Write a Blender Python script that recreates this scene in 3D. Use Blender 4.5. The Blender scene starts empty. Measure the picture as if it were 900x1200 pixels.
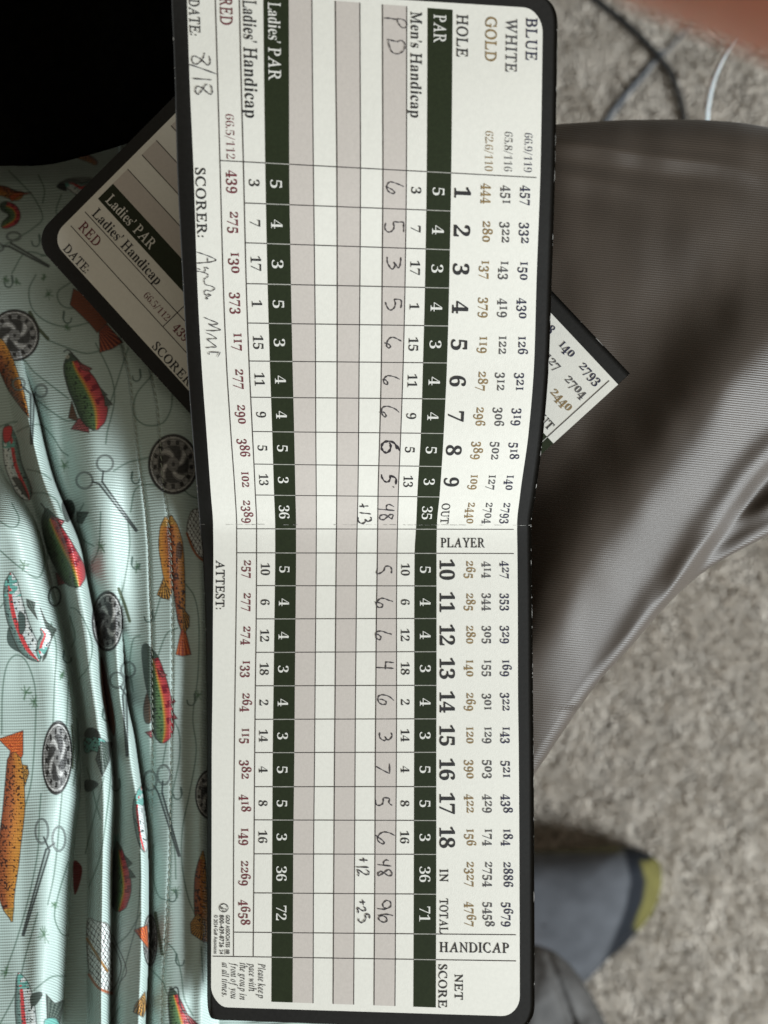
import bpy, math, random
import numpy as np
from mathutils import Vector
random.seed(7); rng = np.random.default_rng(7)
C = bpy.context.scene.collection
S = 0.00025           # metres per "paper pixel" on the plane the scorecard lies in
H = 880.0             # camera height above that plane, in the same unit

# ------------------------------------------------------------------ camera, light, exposure
cam_d = bpy.data.cameras.new('camera'); cam = bpy.data.objects.new('camera', cam_d); C.objects.link(cam)
bpy.context.scene.camera = cam
cam.location = (0, 0, H*S)
cam_d.sensor_fit = 'VERTICAL'; cam_d.sensor_height = 36; cam_d.sensor_width = 27
cam_d.lens = 36*H/1200.0
cam_d.clip_start = 0.005; cam_d.clip_end = 20
cam_d.dof.use_dof = True; cam_d.dof.focus_distance = (H-40)*S; cam_d.dof.aperture_fstop = 7.5

W = bpy.data.worlds.new('World'); bpy.context.scene.world = W; W.use_nodes = True
bg = W.node_tree.nodes['Background']; bg.inputs[0].default_value = (1.0, 0.89, 0.68, 1); bg.inputs[1].default_value = 0.16

def area(name, loc, target, size, power, col):
    d = bpy.data.lights.new(name, 'AREA'); d.shape = 'RECTANGLE'; d.size, d.size_y = size; d.energy = power; d.color = col
    o = bpy.data.objects.new(name, d); C.objects.link(o); o.location = loc
    o.rotation_euler = (Vector(target)-Vector(loc)).to_track_quat('-Z', 'Y').to_euler()
    return o
area('window_light', (1.14, -0.54, 0.52), (0, 0, -0.05), (0.55, 0.50), 41, (0.90, 0.965, 1.0))
area('room_light', (0.35, 0.75, 1.15), (0.05, 0, -0.1), (0.9, 0.9), 1.3, (1.0, 0.92, 0.82))
vs = bpy.context.scene.view_settings
vs.view_transform = 'Standard'; vs.look = 'None'; vs.exposure = 0.0; vs.gamma = 1; vs.use_curve_mapping = False

# ------------------------------------------------------------------ helpers
def P(u, v, z):
    """photo position (u right, v down) of a point that lies z above the card plane -> world metres"""
    u = np.asarray(u, float); v = np.asarray(v, float); z = np.asarray(z, float)
    k = (H-z)/H
    return np.stack([(u-450)*k*S, (600-v)*k*S, z*S+0*u], -1)
def sstep(a, b, x):
    t = np.clip((np.asarray(x, float)-a)/(b-a), 0, 1); return t*t*(3-2*t)
def pchip(xs, ys):
    xs = np.array(xs, float); ys = np.array(ys, float); h = np.diff(xs); d = np.diff(ys)/h
    m = np.zeros(len(xs)); m[0] = d[0]; m[-1] = d[-1]
    for i in range(1, len(xs)-1):
        if d[i-1]*d[i] > 0:
            w1 = 2*h[i]+h[i-1]; w2 = h[i]+2*h[i-1]; m[i] = (w1+w2)/(w1/d[i-1]+w2/d[i])
    def f(x):
        x = np.asarray(x, float); i = np.clip(np.searchsorted(xs, x)-1, 0, len(xs)-2)
        t = (x-xs[i])/h[i]; tt = np.clip(t, 0, 1)
        r = (1+2*tt)*(1-tt)**2*ys[i]+tt*(1-tt)**2*h[i]*m[i]+tt*tt*(3-2*tt)*ys[i+1]+tt*tt*(tt-1)*h[i]*m[i+1]
        return r+np.where(t < 0, t*h[i]*m[i], 0)+np.where(t > 1, (t-1)*h[i]*m[i+1], 0)
    return f
def smooth_pts(pts, sub=8, closed=False):
    pts = np.array(pts, float)
    if closed: pts = np.vstack([pts[-1], pts, pts[0], pts[1]])
    else: pts = np.vstack([2*pts[0]-pts[1], pts, 2*pts[-1]-pts[-2]])
    out = []
    for i in range(1, len(pts)-2):
        p0, p1, p2, p3 = pts[i-1:i+3]
        for t in np.linspace(0, 1, sub, endpoint=False):
            out.append(.5*((2*p1)+(-p0+p2)*t+(2*p0-5*p1+4*p2-p3)*t*t+(-p0+3*p1-3*p2+p3)*t**3))
    if not closed: out.append(pts[-2])
    return np.array(out)
def empty(name, loc, label=None, cat=None, group=None):
    o = bpy.data.objects.new(name, None); C.objects.link(o); o.location = loc; o.empty_display_size = 0.02
    if label: o['label'] = label
    if cat: o['category'] = cat
    if group: o['group'] = group
    return o
def mesh(name, V, F, mat, parent=None, label=None, kind=None, cat=None, smooth=False, col=None, uv=None):
    V = np.asarray(V, float).reshape(-1, 3)
    if parent is not None: V = V-np.array(parent.location)
    m = bpy.data.meshes.new(name)
    if isinstance(F, np.ndarray) and F.ndim == 2:
        n, k = F.shape
        m.vertices.add(len(V)); m.vertices.foreach_set('co', V.astype(np.float32).ravel())
        m.loops.add(n*k); m.loops.foreach_set('vertex_index', F.astype(np.int32).ravel())
        m.polygons.add(n); m.polygons.foreach_set('loop_start', np.arange(0, n*k, k, dtype=np.int32))
        m.polygons.foreach_set('loop_total', np.full(n, k, dtype=np.int32)); m.update(calc_edges=True)
    else:
        m.from_pydata(V.tolist(), [], [tuple(int(i) for i in f) for f in F]); m.update()
    if smooth: m.polygons.foreach_set('use_smooth', [True]*len(m.polygons))
    if col is not None:
        a = m.color_attributes.new('print', 'FLOAT_COLOR', 'POINT')
        c4 = np.ones((len(V), 4), np.float32); c4[:, :3] = col; a.data.foreach_set('color', c4.ravel())
    if uv is not None:
        a = m.attributes.new('cloth', 'FLOAT_VECTOR', 'POINT')
        c3 = np.zeros((len(V), 3), np.float32); c3[:, :2] = uv; a.data.foreach_set('vector', c3.ravel())
    m.materials.append(mat)
    o = bpy.data.objects.new(name, m); C.objects.link(o)
    if parent is not None: o.parent = parent
    if label: o['label'] = label
    if kind: o['kind'] = kind
    if cat: o['category'] = cat
    return o
def gridF(nr, nc, wrap=False):
    i = np.arange(nr-1)[:, None]; j = np.arange(nc if wrap else nc-1)[None, :]; j2 = (j+1) % nc
    a = i*nc+j; b = i*nc+j2; c = (i+1)*nc+j2; d = (i+1)*nc+j
    return np.stack([a, d, c, b], -1).reshape(-1, 4)
def vnoise(x, y, seed=0):
    xi = np.floor(x).astype(np.int64); yi = np.floor(y).astype(np.int64); fx = x-xi; fy = y-yi
    def h(a, b):
        n = (a*374761393+b*668265263+seed*1442695041) & 0xffffffff
        n = ((n ^ (n >> 13))*1274126177) & 0xffffffff
        return ((n ^ (n >> 16)) & 0xffff)/65535.0
    sx = fx*fx*(3-2*fx); sy = fy*fy*(3-2*fy)
    return (h(xi, yi)*(1-sx)+h(xi+1, yi)*sx)*(1-sy)+(h(xi, yi+1)*(1-sx)+h(xi+1, yi+1)*sx)*sy

# ------------------------------------------------------------------ materials
def mat(name, col, rough=0.6, spec=0.4, bump=None, var=0.0, vscale=300, attr=None, sheen=0, weave=None, sss=0, metal=0):
    m = bpy.data.materials.new(name); m.use_nodes = True; nt = m.node_tree; N = nt.nodes; L = nt.links
    b = N['Principled BSDF']; b.inputs['Roughness'].default_value = rough
    b.inputs['Specular IOR Level'].default_value = spec; b.inputs['Metallic'].default_value = metal
    if sheen: b.inputs['Sheen Weight'].default_value = sheen; b.inputs['Sheen Roughness'].default_value = 0.35
    if sss:
        b.inputs['Subsurface Weight'].default_value = sss; b.inputs['Subsurface Radius'].default_value = (0.012, 0.005, 0.003); b.inputs['Subsurface Scale'].default_value = 1.0
    tc = N.new('ShaderNodeTexCoord')
    rgb = None
    if attr:
        a = N.new('ShaderNodeAttribute'); a.attribute_name = attr; rgb = a.outputs['Color']
    if var or True:
        no = N.new('ShaderNodeTexNoise'); no.inputs['Scale'].default_value = vscale; no.inputs['Detail'].default_value = 4
        L.new(tc.outputs['Object'], no.inputs['Vector'])
        mr = N.new('ShaderNodeMapRange'); mr.inputs['From Min'].default_value = 0.3; mr.inputs['From Max'].default_value = 0.7
        mr.inputs['To Min'].default_value = 1-var; mr.inputs['To Max'].default_value = 1+var
        L.new(no.outputs['Fac'], mr.inputs['Value'])
        mx = N.new('ShaderNodeVectorMath'); mx.operation = 'SCALE'
        if rgb: L.new(rgb, mx.inputs[0])
        else: mx.inputs[0].default_value = col
        L.new(mr.outputs['Result'], mx.inputs['Scale']); L.new(mx.outputs['Vector'], b.inputs['Base Color'])
    last = None
    if bump:
        sc, strength, dist = bump
        n2 = N.new('ShaderNodeTexNoise'); n2.inputs['Scale'].default_value = sc; n2.inputs['Detail'].default_value = 3
        L.new(tc.outputs['Object'], n2.inputs['Vector'])
        bp = N.new('ShaderNodeBump'); bp.inputs['Strength'].default_value = strength; bp.inputs['Distance'].default_value = dist
        L.new(n2.outputs['Fac'], bp.inputs['Height']); last = bp
    if weave:                      # fine ribs of the cloth, in cloth coordinates (paper pixels)
        pitch, ang, strength, dist, dark = weave
        at = N.new('ShaderNodeAttribute'); at.attribute_name = 'cloth'
        mp = N.new('ShaderNodeMapping'); mp.inputs['Rotation'].default_value = (0, 0, ang)
        L.new(at.outputs['Vector'], mp.inputs['Vector'])
        wv = N.new('ShaderNodeTexWave'); wv.wave_type = 'BANDS'; wv.bands_direction = 'Y'; wv.wave_profile = 'SIN'
        wv.inputs['Scale'].default_value = 0.314/pitch; wv.inputs['Distortion'].default_value = 0.5
        wv.inputs['Detail'].default_value = 1.0; wv.inputs['Detail Scale'].default_value = 0.5
        L.new(mp.outputs['Vector'], wv.inputs['Vector'])
        w2 = N.new('ShaderNodeTexWave'); w2.wave_type = 'BANDS'; w2.bands_direction = 'X'; w2.wave_profile = 'SIN'
        w2.inputs['Scale'].default_value = 0.314/(pitch*0.8); w2.inputs['Distortion'].default_value = 1.5
        L.new(mp.outputs['Vector'], w2.inputs['Vector'])
        ad = N.new('ShaderNodeMath'); ad.operation = 'MULTIPLY_ADD'; ad.inputs[1].default_value = 0.06
        L.new(w2.outputs['Fac'], ad.inputs[0]); L.new(wv.outputs['Fac'], ad.inputs[2])
        bp = N.new('ShaderNodeBump'); bp.inputs['Strength'].default_value = strength; bp.inputs['Distance'].default_value = dist
        L.new(ad.outputs['Value'], bp.inputs['Height'])
        if last: L.new(last.outputs['Normal'], bp.inputs['Normal'])
        last = bp
        m2 = N.new('ShaderNodeMapRange'); m2.inputs['To Min'].default_value = 1-dark; m2.inputs['To Max'].default_value = 1+dark*0.4
        L.new(ad.outputs['Value'], m2.inputs['Value'])
        s2 = N.new('ShaderNodeVectorMath'); s2.operation = 'SCALE'
        L.new(mx.outputs['Vector'], s2.inputs[0]); L.new(m2.outputs['Result'], s2.inputs['Scale']); L.new(s2.outputs['Vector'], b.inputs['Base Color'])
    if last: L.new(last.outputs['Normal'], b.inputs['Normal'])
    return m
M = dict(
    paper=mat('white_paper', (0.765, 0.748, 0.68), 0.55, 0.35, bump=(2600, 0.22, 0.00012), var=0.025, vscale=900),
    shade=mat('shaded_print', (0.57, 0.52, 0.475), 0.55, 0.35, bump=(2600, 0.22, 0.00012), var=0.035, vscale=1300),
    border=mat('black_print', (0.0165, 0.0160, 0.0150), 0.55, 0.22, bump=(1800, 0.2, 0.0001), var=0.12, vscale=900),
    core=mat('paper_core', (0.34, 0.33, 0.31), 0.8, 0.2, var=0.5, vscale=900),
    band=mat('dark_green_print', (0.019, 0.026, 0.011), 0.55, 0.25, bump=(2600, 0.2, 0.0001), var=0.12, vscale=1200),
    line=mat('grey_line_print', (0.055, 0.048, 0.045), 0.7, 0.2, var=0.35, vscale=500),
    wline=mat('pale_line_print', (0.40, 0.39, 0.35), 0.7, 0.2, var=0.2, vscale=500),
    ink=mat('black_ink', (0.030, 0.029, 0.030), 0.6, 0.3, var=0.3, vscale=1500),
    ink_blue=mat('navy_ink', (0.028, 0.029, 0.060), 0.6, 0.3, var=0.3, vscale=1500),
    ink_grey=mat('grey_ink', (0.085, 0.082, 0.085), 0.6, 0.3, var=0.3, vscale=1500),
    ink_gold=mat('gold_ink', (0.27, 0.185, 0.085), 0.6, 0.3, var=0.3, vscale=1500),
    ink_red=mat('maroon_ink', (0.16, 0.035, 0.045), 0.6, 0.3, var=0.3, vscale=1500),
    ink_white=mat('white_letters', (0.72, 0.71, 0.66), 0.6, 0.3, var=0.1, vscale=1500),
    pencil=mat('pencil_graphite', (0.06, 0.055, 0.06), 0.42, 0.5, var=0.45, vscale=2600),
    pencil_dark=mat('heavy_pencil_graphite', (0.03, 0.025, 0.03), 0.42, 0.5, var=0.4, vscale=2600),
    shirt=mat('printed_satin', (0.5, 0.6, 0.55), 0.40, 0.5, attr='print', var=0.04, vscale=60, sheen=0.10, weave=(3.3, 0.05, 0.75, 0.00017, 0.17)),
    trousers=mat('grey_satin', (0.052, 0.039, 0.029), 0.48, 0.40, var=0.10, vscale=40, sheen=0.15, weave=(2.7, -0.10, 0.55, 0.00012, 0.15)),
    cuff=mat('grey_jersey', (0.05, 0.048, 0.046), 0.7, 0.3, bump=(60, 0.8, 0.004), var=0.45, vscale=45),
    sock=mat('knit_sock', (0.1, 0.1, 0.1), 0.85, 0.2, attr='print', bump=(500, 0.6, 0.001), var=0.12, vscale=60),
    black=mat('black_fabric', (0.0018, 0.0017, 0.0015), 0.95, 0.0, bump=(700, 0.5, 0.0006), var=0.3),
    skin=mat('skin', (0.92, 0.44, 0.32), 0.5, 0.35, bump=(600, 0.2, 0.0003), var=0.08, vscale=60, sss=0.7),
    thread=mat('pale_thread', (0.34, 0.38, 0.32), 0.7, 0.3, var=0.3, vscale=900),
    cable_black=mat('black_rubber', (0.015, 0.016, 0.018), 0.55, 0.4, var=0.1),
    cable_grey=mat('grey_rubber', (0.10, 0.11, 0.125), 0.6, 0.4, var=0.1),
    cable_white=mat('white_rubber', (0.40, 0.44, 0.46), 0.5, 0.4, var=0.05, sss=0.2),
    carpet=mat('carpet_backing', (0.34, 0.31, 0.27), 0.95, 0.1, bump=(300, 1, 0.004), var=0.3, vscale=60),
    pile=mat('carpet_yarn', (0.3, 0.27, 0.23), 0.95, 0.1, attr='print', bump=(1600, 0.8, 0.0012), var=0.2, vscale=500),
)

# ------------------------------------------------------------------ the setting: carpet
FLOOR = -1840.0
o = mesh('carpet', [(-2.5, -2.5, FLOOR*S), (2.5, -2.5, FLOOR*S), (2.5, 2.5, FLOOR*S), (-2.5, 2.5, FLOOR*S)], [(0, 1, 2, 3)], M['carpet'], kind='structure', label='grey beige carpet on the floor below')
def make_pile():
    kz = (H-FLOOR)/H
    x0, x1 = (585-450)*kz, (930-450)*kz; y0, y1 = (600-1225)*kz, (600+25)*kz
    pt = 10.2
    xs = np.arange(x0, x1, pt); ys = np.arange(y0, y1, pt)
    X, Y = np.meshgrid(xs, ys); X = X.ravel()+rng.uniform(-6, 6, X.size); Y = Y.ravel()+rng.uniform(-6, 6, Y.size)
    n = len(X); low = vnoise(X/70, Y/70, 3); mid = vnoise(X/17, Y/17, 5)
    hgt = 20+13*mid+7*low+rng.uniform(-5, 5, n); rad = rng.uniform(3.9, 6.6, n)
    lean = rng.normal(0, 9, (n, 2))+np.stack([(vnoise(X/60, Y/60, 8)-.5)*34, (vnoise(X/60, Y/60, 9)-.5)*34], -1)
    K = 5; lev = [(0.0, .8), (.45, 1.0), (.85, .85), (1.0, .35)]
    V = []
    ph = rng.uniform(0, 6.28, n)
    for li, (t, r) in enumerate(lev):
        for k in range(K):
            a = ph+k*2*math.pi/K+t*1.6
            V.append(np.stack([X+lean[:, 0]*t*t+rad*r*np.cos(a), Y+lean[:, 1]*t*t+rad*r*np.sin(a)*.9, FLOOR+hgt*t+rng.uniform(-1, 1, n)], -1))
    V = np.stack(V, 1)                       # n, 20, 3
    f = []
    for li in range(3):
        for k in range(K):
            a = li*K+k; b = li*K+(k+1) % K; f.append((a, b, b+K, a+K))
    f = np.array(f); F = (np.arange(n)[:, None, None]*20+f[None]).reshape(-1, 4)
    base = np.array([0.58, 0.53, 0.465])
    tone = (0.86+0.20*mid+0.10*low+rng.uniform(-.10, .10, n))[:, None]
    cc = base*tone; cc = cc[:, None, :]*np.ones((1, 20, 1))
    cap = np.arange(n)[:, None]*20+np.array([15, 16, 17, 18])[None]
    cap2 = np.arange(n)[:, None]*20+np.array([15, 18, 19, 19])[None]
    mesh('carpet_pile', V.reshape(-1, 3)*S, np.concatenate([F, cap]), M['pile'], kind='stuff', smooth=True, col=cc.reshape(-1, 3), label='soft mottled grey beige carpet pile')
make_pile()

# ------------------------------------------------------------------ cables on the carpet
def tube(name, pts, rad, m, parent=None, K=10, sub=12, **kw):
    pts = np.array(pts, float); t = np.arange(len(pts)); tt = np.linspace(0, len(pts)-1, (len(pts)-1)*sub+1)
    Q = np.stack([pchip(t, pts[:, i])(tt) for i in range(3)], -1)
    W_ = P(Q[:, 0], Q[:, 1], Q[:, 2]); r = np.interp(tt, t, rad)*S if np.ndim(rad) else np.full(len(tt), rad*S)
    T = np.gradient(W_, axis=0); T /= np.linalg.norm(T, axis=1)[:, None]
    up = np.array([0, 0, 1.0]); A = np.cross(T, up); A /= np.linalg.norm(A, axis=1)[:, None]; B = np.cross(A, T)
    ang = np.arange(K)*2*math.pi/K
    V = W_[:, None]+r[:, None, None]*(np.cos(ang)[None, :, None]*A[:, None]+np.sin(ang)[None, :, None]*B[:, None])
    F = [tuple(f) for f in gridF(len(tt), K, True)]
    F += [tuple(range(K)), tuple(range((len(tt)-1)*K, len(tt)*K))]
    return mesh(name, V.reshape(-1, 3), F, m, parent, smooth=True, **kw)
zf = FLOOR+34
tube('power_cable', [(655, -60, zf), (690, -8, zf+8), (727, 22, zf+14), (762, 55, zf+22), (787, 88, zf+18), (799, 125, zf+12), (806, 190, zf), (800, 300, zf)], 10.5, M['cable_black'], cat='cable', label='thick black cable curving over the carpet beside the scorecard corner')
tube('thin_cable', [(775, 60, zf), (757, 84, zf), (738, 106, zf), (712, 140, zf), (690, 190, zf)], [9, 9, 10, 12, 12], M['cable_grey'], cat='cable', label='blurred blue grey cable branching down left from the black cable')
tube('fine_cable', [(776, 66, zf), (795, 45, zf+4), (812, 22, zf+8), (826, -20, zf)], 4, M['cable_grey'], cat='cable', label='thin dark cable running up from the black cable to the fingertip')
tube('white_cable', [(930, -25, -330), (896, 8, -360), (864, 42, -420), (843, 76, -500), (832, 108, -560), (828, 140, -600), (832, 200, -700), (850, 300, -800)], [2.4, 2.6, 3.4, 4.8, 5.4, 5.2, 5, 5], M['cable_white'], cat='cable', label='translucent white cable curving down behind the grey trousers')

# ------------------------------------------------------------------ the person
person = empty('person', (0.0, 0.0, -0.46), 'seated person seen from above in fish print satin shirt, grey trousers and grey sock', 'person')

def resample_poly(poly, n):
    p = np.array(poly+[poly[0]], float); d = np.r_[0, np.cumsum(np.hypot(*np.diff(p, axis=0).T))]
    t = np.linspace(0, d[-1], n, endpoint=False)
    q = np.stack([np.interp(t, d, p[:, 0]), np.interp(t, d, p[:, 1])], -1)
    for _ in range(3): q = (np.roll(q, 1, 0)+2*q+np.roll(q, -1, 0))/4
    return q
def dome(name, poly, centre, ztop, zbot, m, parent=None, power=2.4, colf=None, relief=None, n=160, rings=44, **kw):
    q = resample_poly(poly, n); c = np.array(centre, float)
    r = np.sin(np.linspace(0.0004, 1, rings)*math.pi/2); r = np.r_[r, .985]
    U = c[0]+(q[None, :, 0]-c[0])*r[:, None]; Vv = c[1]+(q[None, :, 1]-c[1])*r[:, None]
    hh = (1-np.abs(r)**power)**(1/power)*1.0
    Z = zbot+(ztop-zbot)*(0.25+0.75*hh)[:, None]*np.ones_like(U); Z[-1] = zbot-5
    if relief is not None: Z = Z+relief(U, Vv)*hh[:, None]
    V = P(U, Vv, Z); F = [tuple(f) for f in gridF(len(r), n, True)]
    F = [f[::-1] for f in F]+[tuple(range(n))]
    col = colf(U, Vv).reshape(-1, 3) if colf else None
    return mesh(name, V.reshape(-1, 3), F, m, parent, smooth=True, col=col, **kw)

# foot in its sock, on the carpet
def sock_col(U, Vv):
    grey = np.array([0.064, 0.068, 0.076]); navy = np.array([0.006, 0.008, 0.012]); yel = np.array([0.10, 0.09, 0.026]); olive = np.array([0.075, 0.07, 0.035])
    l1 = np.interp(Vv, [985, 1002, 1033, 1064, 1093, 1124, 1150], [729, 733, 739, 733, 722, 709, 696])   # left border of navy
    l2 = np.interp(Vv, [985, 1004, 1010, 1033, 1055, 1075, 1088, 1100], [790, 775, 751, 757, 754, 746, 742, 770])
    w = sstep(-2, 2, U-l1)[..., None]; w2 = sstep(-2, 2, U-l2)[..., None]
    c = grey*(1-w)+navy*w; c = c*(1-w2)+yel*w2
    w3 = (sstep(1003, 996, Vv)*sstep(735, 722, U))[..., None]
    n = (0.85+0.3*vnoise(U/14, Vv/14, 4))[..., None]
    return (c*(1-w3)+olive*w3)*n
footp = [(480, 1010), (560, 998), (640, 996), (700, 992), (731, 990), (752, 996), (773, 1007), (777, 1025), (774, 1046), (766, 1069), (750, 1090), (733, 1107), (711, 1126), (688, 1150), (640, 1180), (560, 1190), (490, 1160)]
dome('sock', footp, (640, 1085), FLOOR+330, FLOOR+25, M['sock'], person, power=2.6, colf=sock_col, label='grey knitted sock with navy band and yellow toe')
# body: one continuous surface for leg and ankle under the trousers
tube('body', [(330, 700, -420), (480, 640, -300), (640, 480, -210), (800, 330, -200), (980, 260, -320), (1040, 420, -800), (900, 760, -1350), (760, 1000, -1560), (640, 1090, -1590), (612, 1104, -1500)][:1]+[(430, 640, -420), (560, 520, -330), (700, 400, -290)], [230, 210, 200, 150], M['skin'], person, K=20)
tube('ankle', [(560, 1112, FLOOR+330), (600, 1108, FLOOR+352), (621, 1104, FLOOR+350)], [50, 38, 18], M['skin'], person, K=16, label='strip of bare skin above the sock')
cuffp = [(560, 1125), (600, 1108), (628, 1106), (650, 1115), (668, 1130), (684, 1150), (698, 1175), (712, 1202), (735, 1260), (700, 1330), (560, 1330)]
dome('trouser_cuff', cuffp, (610, 1220), -900, -1150, M['cuff'], person, power=2.3, relief=lambda U, Vv: 60*(vnoise(U/26, Vv/60, 6)-.5)-26*np.exp(-((U-640-(Vv-1110)*.35)/5)**2), label='soft dark grey trouser cuff out of focus')

# trousers
Tx = pchip([380, 600, 653, 700, 733, 800, 860, 900, 980], [190, 150, 145.5, 142.5, 140.6, 140, 143, 149, 165])
Bx = pchip([380, 560, 628, 665, 700, 740, 770, 800, 830, 900, 980], [1200, 1000, 905, 850, 801, 757, 722, 691, 667, 628, 590])
def sdist(pts, U, Vv):
    """signed distance to a polyline, positive on its lower-right side"""
    pts = smooth_pts(pts, 5)
    best = np.full(U.shape, 1e9); sg = np.zeros(U.shape)
    for (x0, y0), (x1, y1) in zip(pts[:-1], pts[1:]):
        dx, dy = x1-x0, y1-y0; L2 = dx*dx+dy*dy
        t = np.clip(((U-x0)*dx+(Vv-y0)*dy)/L2, 0, 1); ex = U-x0-t*dx; ey = Vv-y0-t*dy; d = np.hypot(ex, ey)
        s = np.sign(dx*(Vv-y0)-dy*(U-x0)); w = d < best; best = np.where(w, d, best); sg = np.where(w, s, sg)
    o_ = np.argsort(pts[:, 0]); yy = np.interp(U, pts[o_, 0], pts[o_, 1])
    return best*np.where(Vv > yy, 1, -1)
def trouser_z(U, Vv):
    z = -46+0*U
    z = z+10*np.exp(-((U-800)/260)**2-((Vv-360)/240)**2)
    r1 = [(1000, 330), (900, 440), (850, 515), (800, 580), (740, 650), (690, 720), (640, 790), (560, 900)]
    q = sdist(r1, U, Vv)
    fade = sstep(250, 470, Vv+(900-U)*.25)
    z += fade*(30*np.exp(-((q+36)/np.where(q < -36, 75, 54))**2)-9*np.exp(-((q-62)/26)**2)-8*np.exp(-((q+125)/45)**2))
    r2 = [(1000, 450), (900, 543), (862, 590), (832, 630), (800, 676), (770, 716), (735, 768), (690, 830)]
    q2 = sdist(r2, U, Vv); f2 = sstep(640, 760, U)
    z += f2*(10*np.exp(-((q2+9)/17)**2)-sstep(-4, 14, q2)*11)
    r3 = [(1000, 520), (900, 592), (860, 612), (825, 640), (800, 672), (786, 702)]
    q3 = sdist(r3, U, Vv); z += f2*5*np.exp(-((q3)/11)**2)
    # shallow pull lines below the waist edge
    for pts, a, w in (([(600, 160), (660, 166), (760, 182), (860, 196), (930, 230)], 4.5, 10), ([(600, 196), (660, 203), (740, 222), (800, 250)], 3.5, 12)):
        d = sdist(pts, U, Vv); z += (a*np.exp(-(d/w)**2)-a*.7*np.exp(-((d-w*2.2)/(w*1.3))**2))*sstep(pts[-1][0]-10, pts[-1][0]-130, U)
    z += 5*(vnoise(U/90, Vv/90, 2)-.5)+2.0*(vnoise(U/30, Vv/46, 12)-.5)
    return z
def make_trousers():
    us = np.arange(380, 985, 3.0); tt = (1-np.cos(np.linspace(0, 1, 300)*math.pi))/2; tt = .55*tt+.45*np.linspace(0, 1, 300)
    U = us[None]*np.ones((300, 1)); T = Tx(us); B = Bx(us); Vv = T[None]+(B-T)[None]*tt[:, None]
    z = trouser_z(U, Vv)
    slope = np.gradient(B, us); cosb = 1/np.sqrt(1+slope**2)
    d1 = Vv-T[None]; d2 = (B[None]-Vv)*cosb[None]
    for d, R in ((d1, 34.0), (d2, 15.0)):
        e = np.clip(R-d, 0, R); z -= R-np.sqrt(np.maximum(R*R-e*e, 0))
    # under the card: stay below it
    z = z-sstep(680, 560, U)*(14+.10*np.clip(660-U, 0, 300));
    rows_u = [U]; rows_v = [Vv]; rows_z = [z]
    for dz, ins in ((30, 3), (90, 14), (220, 40)):
        rows_u.append((us-ins*.6)[None]); rows_v.append((B-ins)[None]); rows_z.append(z[-1:]-dz)
        rows_u.insert(0, us[None]); rows_v.insert(0, (T+ins)[None]); rows_z.insert(0, z[:1]-dz)
    U = np.concatenate(rows_u); Vv = np.concatenate(rows_v); z = np.concatenate(rows_z)
    V = P(U, Vv, z).reshape(-1, 3)
    mesh('trousers', V, gridF(*U.shape), M['trousers'], person, smooth=True, uv=np.stack([U.ravel(), Vv.ravel()], -1), label='brownish grey satin trousers stretched over the thigh')
make_trousers()

# ---- the shirt: folds, then its print
gx = np.r_[np.arange(-24, 262, 0.85), np.arange(262, 425, 6.0)]; gy = np.arange(150, 1244, 0.85)
E1 = pchip([430, 500, 546, 564, 579, 598, 615, 640, 670, 700, 730, 760, 790, 820, 860, 900, 930, 960, 1000, 1050, 1090, 1130, 1170, 1240], [-60, -24, 0, 9, 22, 34, 43, 51, 58, 65, 73, 79.5, 85, 90, 93, 95, 94, 90, 86, 83, 80.5, 77.7, 75, 71])
E2 = pchip([400, 440, 480, 520, 560, 600, 640, 680, 720, 760, 800, 840, 880, 940, 980, 1040, 1120, 1240], [20, 31, 43, 52, 63, 79, 95, 102.6, 110.7, 117, 121, 126.7, 131, 134.5, 133.4, 132, 130.7, 130])
L2 = pchip([400, 440, 480, 520, 560, 600, 640, 700, 900, 940, 1000, 1240], [-8, 2, 12, 20, 29, 40, 54, 66, 96, 99, 101, 101])
E3 = pchip([300, 560, 640, 700, 760, 820, 860, 900, 940, 980, 1040, 1100, 1200, 1240], [139, 139, 140, 141, 144, 149, 157, 163, 168.5, 173, 174.7, 174.7, 170.7, 170])
def drop(d, R, depth):
    e = np.clip(R-d, 0, R)/R
    return depth*(1-np.sqrt(np.maximum(1-e*e, 0)))
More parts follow.
